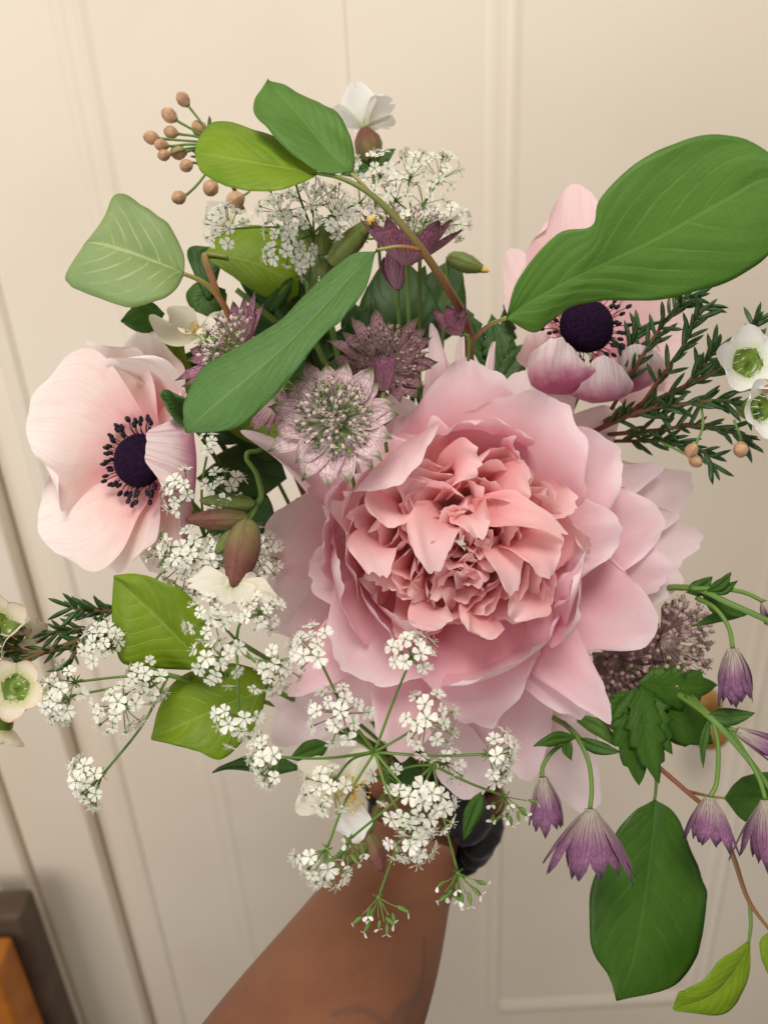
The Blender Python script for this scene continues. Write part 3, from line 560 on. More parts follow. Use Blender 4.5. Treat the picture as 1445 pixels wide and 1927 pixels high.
b4 = branch('leafy_branch', 'thin red-brown drooping branch with one large dark oval leaf', [(1100, 1330, 372), (1160, 1375, 366), (1225, 1432, 356), (1290, 1488, 346), (1352, 1545, 342), (1380, 1615, 338), (1408, 1695, 334), (1455, 1760, 330)], [1.3, 1.2, 1.2, 1.15, 1.1, 1.1, .95, .7], 'stem_redbrown',
    [(*LF8, 350, 338, 'leaf_dark', dict(eL=-3, eR=-4, arch=6, n=44, k=9, wave=1.0, quilt=.3)), (*LF9, 333, 326, 'leaf_lime_large', dict(eL=3, eR=-3)), (*LF10, 332, 330, 'leaf_lime_large', {}), (*LF11, 352, 350, 'leaf_dark', {}),
     ([(1085, 1345), (1120, 1350), (1150, 1375), (1158, 1403)], [(1085, 1350), (1115, 1362), (1140, 1380), (1159, 1404)], [(1085, 1358), (1105, 1375), (1135, 1392), (1158, 1405)], 360, 352, 'leaf_green', {})],
    [([(1226, 1432, 356), (1234, 1470, 353), (1231, 1506, 350)], [.8, .75, .7], 'stem_green'), ([(1410, 1700, 334), (1412, 1740, 334), (1408, 1775, 333)], [.9, .8, .6], 'stem_green'), ([(1290, 1488, 346), (1330, 1497, 350), (1364, 1502, 352)], [.8, .7, .6], 'petiole_red')])
# shaded foliage inside the bunch
def filler(name, label, leaves, stem_from):
    T = Thing(name, label, 'foliage', A(stem_from)); T.part('stem', tube(stem_path(A(stem_from)), [1.5, 1.6, 1.8]), 'stem_dark')
    for L, Mi, R, d0, d1, mt, kk in leaves: T.part('leaf', leaf(L, Mi, R, d0, d1, **kk), mt, solid=.22)
    return T
def oval(b, t, wpx, skew=0.0, n=6):
    b, t = np.array(b, float), np.array(t, float); ax = t - b; pr = np.array([-ax[1], ax[0]]) / np.linalg.norm(ax); s = np.linspace(0, 1, n); wv = np.sin(np.pi * s ** .85) * wpx / 2
    Mi = b + ax * s[:, None] + pr * (np.sin(np.pi * s) * skew)[:, None]
    return (Mi + pr * wv[:, None]).tolist(), Mi.tolist(), (Mi - pr * wv[:, None]).tolist()
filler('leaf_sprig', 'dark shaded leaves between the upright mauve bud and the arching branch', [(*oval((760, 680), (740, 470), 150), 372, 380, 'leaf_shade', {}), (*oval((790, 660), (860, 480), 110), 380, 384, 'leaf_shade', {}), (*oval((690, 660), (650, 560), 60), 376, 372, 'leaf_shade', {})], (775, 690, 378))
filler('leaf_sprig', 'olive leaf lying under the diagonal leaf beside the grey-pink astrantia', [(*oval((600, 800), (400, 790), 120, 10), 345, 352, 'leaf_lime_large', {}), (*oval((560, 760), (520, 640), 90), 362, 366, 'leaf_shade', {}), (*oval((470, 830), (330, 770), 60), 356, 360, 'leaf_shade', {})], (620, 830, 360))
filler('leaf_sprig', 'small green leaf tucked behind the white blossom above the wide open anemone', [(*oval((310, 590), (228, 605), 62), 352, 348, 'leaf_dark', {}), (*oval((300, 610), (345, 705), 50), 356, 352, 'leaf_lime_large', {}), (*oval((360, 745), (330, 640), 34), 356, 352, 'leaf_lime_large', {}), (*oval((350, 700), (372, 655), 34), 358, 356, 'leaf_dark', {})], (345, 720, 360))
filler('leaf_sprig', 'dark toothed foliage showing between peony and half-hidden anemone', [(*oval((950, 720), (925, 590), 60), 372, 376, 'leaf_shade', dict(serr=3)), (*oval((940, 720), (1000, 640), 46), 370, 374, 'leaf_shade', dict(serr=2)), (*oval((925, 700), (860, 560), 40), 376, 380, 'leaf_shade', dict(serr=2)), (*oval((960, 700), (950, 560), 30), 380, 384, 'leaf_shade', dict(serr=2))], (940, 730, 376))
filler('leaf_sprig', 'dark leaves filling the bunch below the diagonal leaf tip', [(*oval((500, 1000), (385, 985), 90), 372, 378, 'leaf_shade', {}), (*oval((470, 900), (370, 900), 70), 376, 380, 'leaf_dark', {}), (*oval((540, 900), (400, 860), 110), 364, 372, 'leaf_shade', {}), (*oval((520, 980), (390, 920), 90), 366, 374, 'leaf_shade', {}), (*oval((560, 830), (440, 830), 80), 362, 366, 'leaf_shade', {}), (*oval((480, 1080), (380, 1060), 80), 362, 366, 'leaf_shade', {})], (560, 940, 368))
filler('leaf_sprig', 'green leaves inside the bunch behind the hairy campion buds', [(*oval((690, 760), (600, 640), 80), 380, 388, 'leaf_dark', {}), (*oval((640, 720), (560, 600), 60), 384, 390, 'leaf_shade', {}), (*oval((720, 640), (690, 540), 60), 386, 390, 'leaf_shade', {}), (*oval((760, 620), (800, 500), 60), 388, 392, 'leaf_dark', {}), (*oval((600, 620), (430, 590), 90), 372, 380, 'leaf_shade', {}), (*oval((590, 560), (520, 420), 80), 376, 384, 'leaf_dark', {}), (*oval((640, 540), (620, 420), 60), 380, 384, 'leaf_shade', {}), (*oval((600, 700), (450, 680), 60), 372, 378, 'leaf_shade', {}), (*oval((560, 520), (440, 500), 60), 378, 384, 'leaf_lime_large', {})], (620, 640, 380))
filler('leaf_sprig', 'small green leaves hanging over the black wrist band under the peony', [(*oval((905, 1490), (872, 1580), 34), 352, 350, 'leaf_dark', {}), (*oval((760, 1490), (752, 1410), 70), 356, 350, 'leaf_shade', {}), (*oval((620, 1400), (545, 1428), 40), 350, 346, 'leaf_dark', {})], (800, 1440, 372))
# rolled leaf by the left anemone
rl = Thing('rolled_leaf', 'small rolled green leaf poking out between wide open anemone and long diagonal leaf', 'leaf', at(362, 800, 330))
rl.part('leaf', pxpetal((364, 800, 330), (335, 770, 312), (305, 735, 306), 74, (0, .3, 1), cup=.9, notch=.02, ruf=.4, n=20, m=19, base_w=.5, rnd=.2), 'leaf_mid', solid=.22)
rl.part('stem', tube(stem_path(at(364, 800, 330)), [1.0, 1.2, 1.4]), 'stem_dark')
#@@PART3@@
# ------------------------------------------------------------------ shared small meshes (millimetres, +z is outward)
def floret_mesh(seed, seeds=False):
    q = np.random.default_rng(seed); L, mi = [], []
    for k in range(5):
        a = 2 * math.pi * k / 5 + q.normal(0, .06); u = np.array([math.cos(a), math.sin(a), 0]); v = np.array([-u[1], u[0], 0]); z = np.array([0, 0, 1.0])
        big = 1.0 + .35 * max(0, math.cos(a)) + q.normal(0, .06); lift = q.uniform(-.15, .35)
        r = np.array([.25, .9, 1.7, 2.25, 2.35]) * big; wv = np.array([.12, .5, .88, .72, .32]) * big; zz = np.array([0, .15, .32, .3, .12]) + lift * np.array([0, .3, .8, 1.2, 1.3])
        G = np.array([[u * (r[i] - (.22 * big if (i == 4 and t == 0) else 0)) + v * wv[i] * t + z * (zz[i] - (.16 * (1 - abs(t)) * (i > 0))) for t in (-1, -.5, 0, .5, 1)] for i in range(5)])
        g = grid(G); L.append(g); mi += [0] * len(g[1])
    g = lathe(np.zeros(3), (0, 0, 1), [(-1.0, .05), (-.7, .42), (-.2, .5), (.15, .42), (.35, .05)], 6); L.append(g); mi += [1] * len(g[1])
    for k in range(4):
        a = 2 * math.pi * (k + .5) / 5 + q.normal(0, .2); e = np.array([math.cos(a) * 1.2, math.sin(a) * 1.2, 1.3 + q.uniform(0, .6)])
        g = tube([(0, 0, .2), e * .6, e], [.06, .05, .05], 4, 4); L.append(g); mi += [0] * len(g[1])
        g = lathe(e - np.array([0, 0, .15]), (0, 0, 1), [(0, .03), (.15, .16), (.3, .03)], 5); L.append(g); mi += [0] * len(g[1])
    return meshdata('floret', cat(L), ['lace_white', 'lace_green'], mi)
FLORETS = [floret_mesh(s) for s in range(5)]
def seedling_mesh(seed):                       # nearly over: a green seed with one or two petals left
    q = np.random.default_rng(seed); L, mi = [], []
    g = lathe(np.zeros(3), (0, 0, 1), [(-4.2, .15), (-3.6, .55), (-2.2, .85), (-.8, .7), (-.1, .45), (.2, .5), (.5, .1)], 7); L.append(g); mi += [0] * len(g[1])
    for k in range(2):
        a = q.uniform(0, 6.28); u = np.array([math.cos(a), math.sin(a), .5]); v = np.array([-u[1], u[0], 0]); r = np.array([.1, .8, 1.6, 2.1]); wv = np.array([.12, .6, .85, .4])
        G = np.array([[u * r[i] + v * wv[i] * t + np.array([0, 0, .2 + .15 * abs(t)]) for t in (-1, 0, 1)] for i in range(4)]); g = grid(G); L.append(g); mi += [1] * len(g[1])
    return meshdata('seed', cat(L), ['lace_green', 'lace_white'], mi)
SEEDS = [seedling_mesh(s) for s in range(3)]
def needle_mesh(seed):
    q = np.random.default_rng(seed); b = q.uniform(.1, .3) * (1 if seed % 2 else -1)
    z = np.linspace(0, 1, 6); P = np.stack([b * z ** 2 * .6, np.zeros(6), z], 1); 
    g = tube(P * 1000 * .01, np.array([.05, .085, .10, .10, .08, .012]) * 10, 7, 5)
    return meshdata('needle', g, 'needle_green')
NEEDLES = [needle_mesh(s) for s in range(5)]   # 10 mm long

# ------------------------------------------------------------------ white lace flowers
def umbel(label, hub, umbellets, seed, group=None, stem_r=1.1, lead=None):
    """hub (px,py,d); umbellets: (px,py,d, radius px, count, facing, kind)"""
    q = np.random.default_rng(seed); H = A(hub)
    T = Thing('lace_flower', label, 'flower', H, group)
    T.part('stem', tube(stem_path(H, lead=None if lead is None else A(lead)), [stem_r * .9, stem_r, stem_r * 1.2]), 'stem_green')
    for (x, y, d, rp, cnt, face, kind) in umbellets:
        cnt = max(4, int(cnt * (.62 if seed in (26, 27) else .82)))
        c = at(x, y, d); R_ = mm(rp, d)
        f = nz(nz(c - H) * .45 + np.array([0, 0, .75])) if face is None else nz(np.array(face, float))
        e1, e2, f = frame(f); base = c - f * R_ * .95
        mid = (H + base) / 2 + q.normal(0, 1.2, 3) + np.array([0, 0, 1.0])
        ray = T.part('ray', tube([H, mid, base], [.62, .5, .48], 12, 6), 'stem_green')
        L = [lathe(base - f * .8, f, [(0, .4), (.6, .85), (1.3, .8), (1.8, .2)], 6)]
        for k in range(6):                      # little bracts under the cluster
            a = k * 1.05 + q.uniform(0, .4); dr = nz(math.cos(a) * e1 + math.sin(a) * e2 - .25 * f)
            L.append(petal(base, base + dr * 1.6, base + dr * 3.2 - f * .5, .9, f, lance=True, n=5, m=3, ruf=0, wrinkle=0))
        pos = []
        for k in range(cnt):
            th = math.acos(1 - (k + .5) / cnt * (1 - math.cos(1.25))); ph = k * 2.39996 + q.normal(0, .15)
            n_ = math.sin(th) * (math.cos(ph) * e1 + math.sin(ph) * e2) + math.cos(th) * f
            ln = R_ * q.uniform(.85, 1.12) * (1.05 if th > .6 else 1.0); p = base + n_ * ln * 1.05 + f * R_ * .05
            pe_ = p - n_ * (3.9 if kind == 'seed' else .7)
            L.append(tube([base, (base + pe_) / 2 + f * .3 + q.normal(0, .15, 3), pe_], [.24, .2, .24], 5, 4)); pos.append((p, n_))
        um = T.part('umbellet', cat(L), 'lace_green', parent=ray)
        for p, n_ in pos:
            nn = nz(n_ + q.normal(0, .22, 3))
            if kind == 'seed': T.inst('seed', SEEDS[q.integers(3)], p, rot_to(nn, q.uniform(0, 6.28)), q.uniform(.85, 1.1), parent=um if False else ray)
            else: T.inst('floret', FLORETS[q.integers(5)], p, rot_to(nn, q.uniform(0, 6.28)), q.uniform(.95, 1.3) * (rp / 48) ** .3, parent=ray)
    return T
umbel('white lace flower with long spreading rays hanging in front under the peony', (705, 1415, 290), [
    (780, 1212, 272, 46, 16, (.15, .8, .6), ''), (565, 1212, 270, 46, 18, (-.75, .6, .4), ''), (632, 1340, 274, 54, 20, None, ''), (818, 1362, 272, 56, 20, None, ''),
    (958, 1428, 274, 46, 20, (.85, -.05, .5), ''), (484, 1440, 272, 48, 22, (-.9, -.2, .45), ''), (608, 1500, 280, 50, 16, None, ''), (592, 1648, 272, 54, 18, (-.4, -.75, .45), ''),
    (800, 1545, 270, 62, 30, None, ''), (775, 1612, 276, 46, 16, (-.1, -.7, .6), '')], 21, lead=(735, 1450, 330))
umbel('lace flower gone to green seed dangling before the forearm below the peony', (815, 1440, 306), [
    (712, 1748, 292, 56, 12, (0, -.8, .5), 'seed'), (870, 1700, 292, 56, 13, (.1, -.8, .5), 'seed'), (660, 1622, 290, 44, 10, (.1, -.6, .6), 'seed'), (965, 1545, 300, 50, 13, (.2, -.7, .6), 'seed'),
    (850, 1440, 306, 34, 8, (.3, .2, .9), ''), (720, 1480, 298, 44, 8, (-.2, -.2, .9), '')], 22)
umbel('white lace flower spread over the two lime leaves', (445, 1205, 296), [
    (388, 1165, 278, 46, 16, None, ''), (405, 1250, 276, 46, 14, None, ''), (492, 1150, 282, 38, 14, None, ''), (530, 1262, 284, 46, 14, None, ''), (444, 1375, 282, 46, 14, None, ''), (515, 1290, 288, 34, 8, None, '')], 23)
umbel('white lace flower with long rays reaching out past the lime leaves to the waxflower', (318, 1270, 306), [
    (262, 1290, 292, 44, 18, None, ''), (92, 1330, 288, 46, 22, (-.7, -.3, .6), ''), (208, 1345, 280, 52, 18, None, ''), (146, 1478, 280, 50, 22, (-.7, -.2, .5), ''), (185, 1195, 298, 44, 22, (-.3, .6, .6), ''), (118, 1290, 290, 34, 9, None, '')], 24)
umbel('white lace flower clustered between the wide open anemone and a lime leaf', (385, 1010, 326), [
    (345, 1060, 300, 56, 30, None, ''), (322, 922, 300, 40, 18, (-.8, .2, .5), ''), (425, 920, 302, 42, 15, None, ''), (425, 1050, 304, 46, 22, None, ''), (492, 1045, 318, 50, 26, None, ''), (390, 828, 310, 22, 4, None, ''), (232, 1120, 330, 36, 14, (-.6, .5, .6), ''), (300, 1040, 312, 36, 10, None, 'seed')], 25)
umbel('airy pale lace flower beside the campion with magenta calyx', (790, 440, 345), [
    (705, 298, 352, 44, 18, None, ''), (768, 300, 354, 44, 16, None, ''), (835, 300, 356, 46, 20, None, ''), (800, 352, 350, 40, 14, None, ''), (735, 345, 346, 44, 16, None, ''), (862, 402, 350, 40, 18, None, ''), (772, 425, 318, 40, 18, None, ''), (650, 425, 360, 60, 26, None, '')], 26)
umbel('dense white lace flower beneath the lime leaf of the arching branch', (590, 440, 340), [
    (410, 412, 322, 44, 24, (-.4, .1, .9), ''), (535, 450, 316, 48, 26, None, ''), (515, 385, 318, 40, 18, None, ''), (585, 365, 318, 44, 22, None, ''), (635, 385, 318, 46, 26, None, ''), (690, 360, 330, 40, 14, None, ''), (540, 275, 300, 14, 4, None, ''), (600, 505, 350, 50, 20, None, '')], 27)

# ------------------------------------------------------------------ astrantias
def bracts(T, base, f, nb, L_, wid, a0, a1, mat, seed, jit=.12, inner=1.2, dark=None):
    q = np.random.default_rng(seed); e1, e2, f = frame(f)
    for k in range(nb):
        ph = 2 * math.pi * (k + q.uniform(-.25, .25)) / nb; rad = math.cos(ph) * e1 + math.sin(ph) * e2; A0 = a0 + q.normal(0, jit * .5); A1 = a1 + q.normal(0, jit); l = L_ * q.uniform(.85, 1.1)
        b = base + rad * inner; c = b + (f * math.cos(A0) + rad * math.sin(A0)) * l * .5; t = c + (f * math.cos(A1) + rad * math.sin(A1)) * l * .52
        T.part('bract', petal(b, c, t, wid * q.uniform(.85, 1.15), f * .3 - rad * 1.0 if a1 < .9 else f, lance=True, base_w=.45, peak=.58, cup=.28, ruf=.5, wrinkle=.15, twist=q.normal(0, .18), n=13, m=9), mat)
def cushion(T, base, f, cnt, Rc, H, seed, mat='cushion_pale', spread=1.2, anthers=True, hs=1.0):
    q = np.random.default_rng(seed); e1, e2, f = frame(f); L, mi = [], []
    g = lathe(base - f * .5, f, [(H * .08, .3), (H * .2, Rc * .3 * min(1, spread)), (H * .42, Rc * .34 * min(1, spread)), (H * .55, Rc * .16), (H * .58, .1)], 14); L.append(g); mi += [0] * len(g[1])
    for k in range(cnt):
        th = math.acos(1 - (k + .5) / cnt * (1 - math.cos(spread))); ph = k * 2.39996 + q.normal(0, .2)
        n_ = math.sin(th) * (math.cos(ph) * e1 + math.sin(ph) * e2) + math.cos(th) * f; p = base + n_ * np.array(1.0) * (Rc * math.sin(th) + H * math.cos(th)) * q.uniform(.82, 1.1)
        g = tube([base + n_ * .8, (base + p) / 2 + q.normal(0, .25, 3), p], [.16, .14, .18], 4, 4); L.append(g); mi += [1] * len(g[1])
        g = lathe(p - n_ * 1.1, n_, [(0, .15), (.6, .72 * hs), (1.4, .85 * hs), (2.1, .55 * hs), (2.5, .1)], 6); L.append(g); mi += [(1 if q.uniform() < .22 else 0)] * len(g[1])
        for j in range(3):
            e = p + nz(n_ + q.normal(0, .55, 3)) * q.uniform(1.4, 2.6); g = tube([p + n_ * .6, (p + e) / 2 + n_ * .5, e], [.09, .08, .08], 4, 3); L.append(g); mi += [0] * len(g[1])
            if anthers: g = lathe(e - n_ * .15, q.normal(0, 1, 3), [(-.35, .05), (0, .33), (.35, .05)], 4); L.append(g); mi += [2 if q.uniform() < .75 else 0] * len(g[1])
    T.part('pincushion', cat(L), [mat, 'lace_green' if mat == 'cushion_pale' else 'cushion_brown', 'anther_dark'], mi, kind='stuff')
def astrantia(label, base, f, nb, Lpx, wpx, a0, a1, mat, seed, cush=None, stem=None, second=None, name='astrantia', inner=1.2):
    b = A(base); T = Thing(name, label, 'flower', b); d = base[2]
    bracts(T, b, f, nb, mm(Lpx, d), mm(wpx, d), a0, a1, mat, seed, inner=inner)
    if second: bracts(T, b - nz(f) * .6, f, second[0], mm(second[1], d), mm(wpx, d), second[2], second[3], second[4], seed + 50)
    if cush: cushion(T, b, f, *cush[:3], seed, *cush[3:])
    if stem is None: T.part('stem', tube(stem_path(b, lead=b - nz(f) * 14), [.7, .9, 1.2, 1.6]), 'stem_green')
    else: T.part('stem', tube([b] + [A(p) for p in stem], [.95, .95, 1.0, 1.2], None, 7), 'stem_green')
    return T
astrantia('pale grey-pink astrantia in full bloom with green-tipped bracts overlapping the peony', (632, 795, 284), (-.05, .1, 1), 19, 118, 50, 1.1, 1.42, 'bract_pale', 31, (130, 11.5, 9), inner=1.6, second=(9, 96, 1.2, 1.55, 'bract_mauve'))
astrantia('faded brown-mauve astrantia standing behind the pale one', (722, 700, 330), (.05, .4, 1), 18, 108, 34, .9, 1.3, 'bract_brown', 32, (110, 15, 11, 'cushion_brown'))
astrantia('closed mauve astrantia bud in front of the faded brown bloom', (722, 735, 308), (0, 1, .25), 9, 84, 34, .55, -.25, 'bract_mauve', 33)
astrantia('plum astrantia cup seen from its side behind the arching branch', (765, 500, 330), (.08, 1, .28), 15, 112, 40, 1.05, .72, 'bract_mauve', 34, (60, 16, 17, 'cushion_pale', .8), stem=[(768, 560, 335), (772, 640, 345), (800, 760, 380)])
astrantia('plum astrantia bud hanging just below the side-on plum cup', (748, 545, 342), (-.05, 1, .1), 9, 78, 34, .6, -.2, 'bract_mauve', 35, stem=[(750, 580, 345), (756, 640, 352), (790, 760, 385)])
astrantia('pink astrantia peeking from behind the diagonal leaf beside white blossom', (462, 676, 318), (-.62, .5, .6), 16, 118, 44, 1.0, 1.05, 'bract_mauve', 36, (70, 12, 13, 'cushion_pale', .9))
astrantia('brownish pink astrantia tucked under the diagonal leaf', (520, 752, 318), (-.5, -.2, .8), 11, 76, 30, .9, 1.2, 'bract_brown', 37)
astrantia('crumpled dark plum astrantia bud beside the branch where it leaves the peony', (862, 628, 322), (-.35, .6, .6), 9, 62, 28, .8, .2, 'bract_mauve', 38)
astrantia('large fading astrantia domed with brown florets half covered by peony petals', (1238, 1205, 368), (.72, -.12, .65), 12, 84, 40, 1.2, 1.6, 'bract_brown', 39, (170, 17.5, 16.5, 'cushion_brown', 1.55, True, 1.5))
astrantia('shadowed brown astrantia under the peony petals beside the domed one', (1150, 1238, 368), (.05, -.5, .8), 13, 92, 36, .9, 1.1, 'bract_brown', 40, (90, 14, 12, 'cushion_brown', 1.3, False, 1.4))
drp = 'drooping astrantia'
astrantia('open violet astrantia nodding on its stalk over the dark oval leaf', (1110, 1522, 318), (-.02, -1, .2), 14, 128, 42, .8, .38, 'bract_violet', 41, stem=[(1113, 1480, 319), (1106, 1430, 322), (1085, 1388, 330), (1060, 1360, 350)])
astrantia('closed purple astrantia bud hanging alone above the brass knob', (1378, 1220, 326), (.03, -1, .1), 10, 110, 40, .55, -.08, 'bract_violet', 42, stem=[(1370, 1180, 328), (1345, 1145, 332), (1310, 1125, 340)])
astrantia('half open wine-red astrantia hanging on the drooping branch', (1335, 1500, 322), (-.15, -1, .2), 10, 96, 36, .75, .1, 'bract_violet', 43, stem=[(1348, 1470, 324), (1350, 1400, 328), (1335, 1350, 334), (1300, 1310, 345)])
astrantia('violet astrantia with long narrow bracts hanging beside the wine-red one', (1440, 1505, 320), (.05, -1, .2), 12, 122, 34, .7, .3, 'bract_violet', 44, stem=[(1425, 1460, 322), (1390, 1400, 328), (1350, 1350, 334)])
astrantia('small violet astrantia bud behind the white lace near the peony edge', (1020, 1462, 330), (.1, -1, .1), 9, 104, 36, .5, .02, 'bract_violet', 45, stem=[(1022, 1440, 331), (1042, 1412, 334), (1080, 1385, 345)])
astrantia('slender purple astrantia bud lying sideways across the stalks', (1385, 1375, 330), (.9, -.4, .2), 8, 96, 26, .35, -.05, 'bract_violet', 46, stem=[(1365, 1368, 331), (1330, 1340, 334), (1290, 1310, 345)])
astrantia('tiny dark astrantia bud ending a thin stalk above the solitary purple bud', (1436, 1132, 330), (.5, -1, .1), 7, 44, 22, .5, 0, 'bract_violet', 47, stem=[(1400, 1115, 332), (1350, 1108, 334), (1300, 1108, 338)])
# stalks and cut leaves that carry the drooping astrantias
ast = Thing('astrantia_stalk', 'green astrantia stalks with cut leaflets spraying out beside the domed brown astrantia', 'stalk', at(1240, 1290, 352))
def lead_tube(pts, r): return tube([A(p) for p in pts], r, None, 7)
for pts, r in [([(1170, 1112, 388), (1296, 1106, 344), (1370, 1135, 330), (1470, 1180, 322)], [1.6, 1.5, 1.4, 1.3]), ([(1150, 1225, 392), (1245, 1288, 360), (1330, 1345, 334), (1400, 1420, 326), (1460, 1500, 320)], [1.9, 1.7, 1.6, 1.3, 1.1]),
               ([(1000, 1330, 372), (1060, 1362, 348), (1090, 1390, 330)], [1.4, 1.3, 1.2])]: ast.part('stalk', lead_tube(pts, r), 'stem_green')
def leaflet(T, b, t, wpx, d0, d1, mat='leaf_dark', skew=6): T.part('leaflet', leaf(*oval(b, t, wpx, skew), d0, d1, serr=3.2 if wpx > 36 else 0, teeth=5, n=44, k=4, wave=1.2), mat, solid=.2)
for b, t, wp, d0, d1 in [((1195, 1290), (1202, 1478), 84, 348, 344), ((1205, 1290), (1240, 1475), 70, 346, 340), ((1205, 1290), (1340, 1400), 110, 350, 352), ((1200, 1285), (1350, 1290), 90, 348, 350), ((1190, 1300), (1150, 1360), 44, 348, 346), ((1205, 1290), (1265, 1420), 60, 347, 343),
        ((1330, 1345), (1420, 1342), 32, 333, 326), ((1335, 1350), (1322, 1445), 18, 333, 328), ((1085, 1388), (1170, 1415), 26, 330, 322), ((1085, 1388), (1005, 1405), 26, 330, 324), ((1070, 1392), (1075, 1432), 20, 330, 326),
        ((1330, 1112), (1375, 1078), 24, 334, 328), ((1335, 1112), (1388, 1092), 22, 334, 330), ((1320, 1120), (1400, 1160), 30, 338, 336), ((1290, 1115), (1340, 1085), 30, 342, 340), ((1420, 1150), (1300, 1180), 22, 340, 344)]:
    leaflet(ast, b, t, wp, d0, d1)
ast.part('lower_stem', tube(stem_path(at(1200, 1260, 362)), [1.9, 2, 2.2]), 'stem_green')

# ------------------------------------------------------------------ campions, their long ribbed calyces, and mock orange blossom
def calyx(T, b, t, rpx, mat, seed, tip=None, name='calyx'):
    b, t = A(b), A(t); ax = t - b; L_ = np.linalg.norm(ax); r = mm(rpx, -b[2])
    g = lathe(b, ax, [(0, r * .35), (L_ * .1, r * .75), (L_ * .35, r), (L_ * .6, r * .92), (L_ * .82, r * .6), (L_ * .95, r * .35), (L_, r * .12)], 20, 10, .06)
    o = T.part(name, g, mat)
    if tip: T.part('petal_tip', lathe(b + ax * .88, ax, [(0, r * .4), (L_ * .1, r * .36), (L_ * .2, r * .2), (L_ * .24, .05)], 10, 5, .1), tip, parent=o)
    q = np.random.default_rng(seed); e1, e2, f = frame(ax); L = []
    for k in range(90):                        # soft hairs
        a = q.uniform(0, 6.28); s = q.uniform(0, .9); rr = np.interp(s, [0, .1, .35, .6, .82, 1], [.35, .75, 1, .92, .6, .12]) * r; n_ = math.cos(a) * e1 + math.sin(a) * e2; p = b + ax * s + n_ * rr
        L.append(tube([p, p + n_ * .5 + f * .2, p + n_ * .9 + f * .5], [.05, .04, .02], 3, 3))
    T.part('hairs', cat(L), 'lace_green', kind='stuff', parent=o)
    return o
def blossom(T, c, f, n, Lpx, wpx, d, mat, seed, a0=1.2, a1=1.6, **k):
    q = np.random.default_rng(seed); e1, e2, f = frame(f); c = np.asarray(c); L_ = mm(Lpx, d)
    for i in range(n):
        ph = 2 * math.pi * (i + q.uniform(-.15, .15)) / n + seed; rad = math.cos(ph) * e1 + math.sin(ph) * e2; A0 = a0 + q.normal(0, .12); A1 = a1 + q.normal(0, .2); l = L_ * q.uniform(.9, 1.1)
        b = c + rad * .8; m_ = b + (f * math.cos(A0) + rad * math.sin(A0)) * l * .5; t = m_ + (f * math.cos(A1) + rad * math.sin(A1)) * l * .5
        kk = dict(cup=.12, ruf=1.0, notch=.03, rnd=.25, tip_w=.6, n=14, m=13, base_w=.2); kk.update(k)
        T.part('petal', petal(b, m_, t, mm(wpx, d), f, **kk), mat)
def stamens(T, c, f, cnt, R_, seed, mat='stamen_yellow'):
    q = np.random.default_rng(seed); e1, e2, f = frame(f); L = []
    for k in range(cnt):
        a = q.uniform(0, 6.28); rad = math.cos(a) * e1 + math.sin(a) * e2; e = np.asarray(c) + rad * R_ * math.sqrt(q.uniform(.03, 1)) + f * R_ * q.uniform(.5, 1.0)
        L += [tube([c, (np.asarray(c) + e) / 2 + f * .4, e], [.12, .1, .1], 4, 4), lathe(e - f * .3, f + q.normal(0, .5, 3), [(0, .1), (.35, .45), (.8, .45), (1.1, .1)], 5)]
    T.part('stamens', cat(L), mat, kind='stuff')
c1 = Thing('campion', 'cream campion flower facing down with a long red-brown calyx above the lace', 'flower', at(485, 945, 308))
c1.part('stem', tube([A(p) for p in [(484, 948, 308), (492, 930, 308), (482, 890, 310), (464, 862, 316), (480, 850, 326), (560, 870, 350), (700, 1200, 420), (800, 1480, 468)]], [1.3, 1.2, 1.1, 1.0, 1.0, 1.2, 1.5, 1.8], 50, 8), 'stem_green')
calyx(c1, (478, 948, 306), (376, 942, 300), 17, 'calyx_green', 1, name='bud'); calyx(c1, (466, 976, 304), (350, 978, 296), 20, 'calyx_red', 2, name='bud')
calyx(c1, (455, 995, 304), (406, 1042, 298), 17, 'calyx_green', 3, name='bud'); calyx(c1, (468, 980, 302), (440, 1108, 294), 32, 'calyx_red', 4)
c1.part('pedicel', cat([tube([A(p) for p in pp], .7, 8, 6) for pp in [[(485, 945, 308), (480, 948, 307), (470, 950, 306)], [(485, 947, 308), (475, 962, 306), (462, 977, 304)], [(484, 950, 307), (478, 965, 304), (466, 984, 302)]]]), 'stem_green')
for tx, ty, wp, dd in [(352, 1098, 66, 292), (405, 1148, 62, 286), (470, 1140, 60, 286), (523, 1130, 58, 290), (500, 1105, 50, 300), (395, 1095, 50, 302)]:
    c1.part('petal', pxpetal((440, 1102, 294), ((440 + tx) / 2, (1100 + ty) / 2 - 8, 290), (tx, ty, dd), wp, (0, .3, 1), cup=.12, ruf=1.6, notch=.05, cleft=.12, n=16, m=15), 'cream_petal')
c2 = Thing('campion', 'white campion with magenta calyx standing above all other flowers', 'flower', at(690, 275, 388))
calyx(c2, (700, 300, 388), (684, 240, 388), 26, 'calyx_red', 5)
blossom(c2, at(684, 238, 388), (0, 1, -.2), 5, 78, 72, 388, 'white_petal', 6, .7, 1.25, cleft=.2)
for t in ((655, 300), (745, 280), (640, 330)): c2.part('sepal', leaf(*oval((700, 310), t, 26), 390, 388, n=14, k=3), 'leaf_shade')
c2.part('stem', tube(stem_path(at(700, 300, 388)), [.9, 1.2, 1.5]), 'stem_dark')
c3 = Thing('campion', 'campion stalk with hairy buds and a fat ribbed calyx tipped cream', 'flower', at(610, 520, 340))
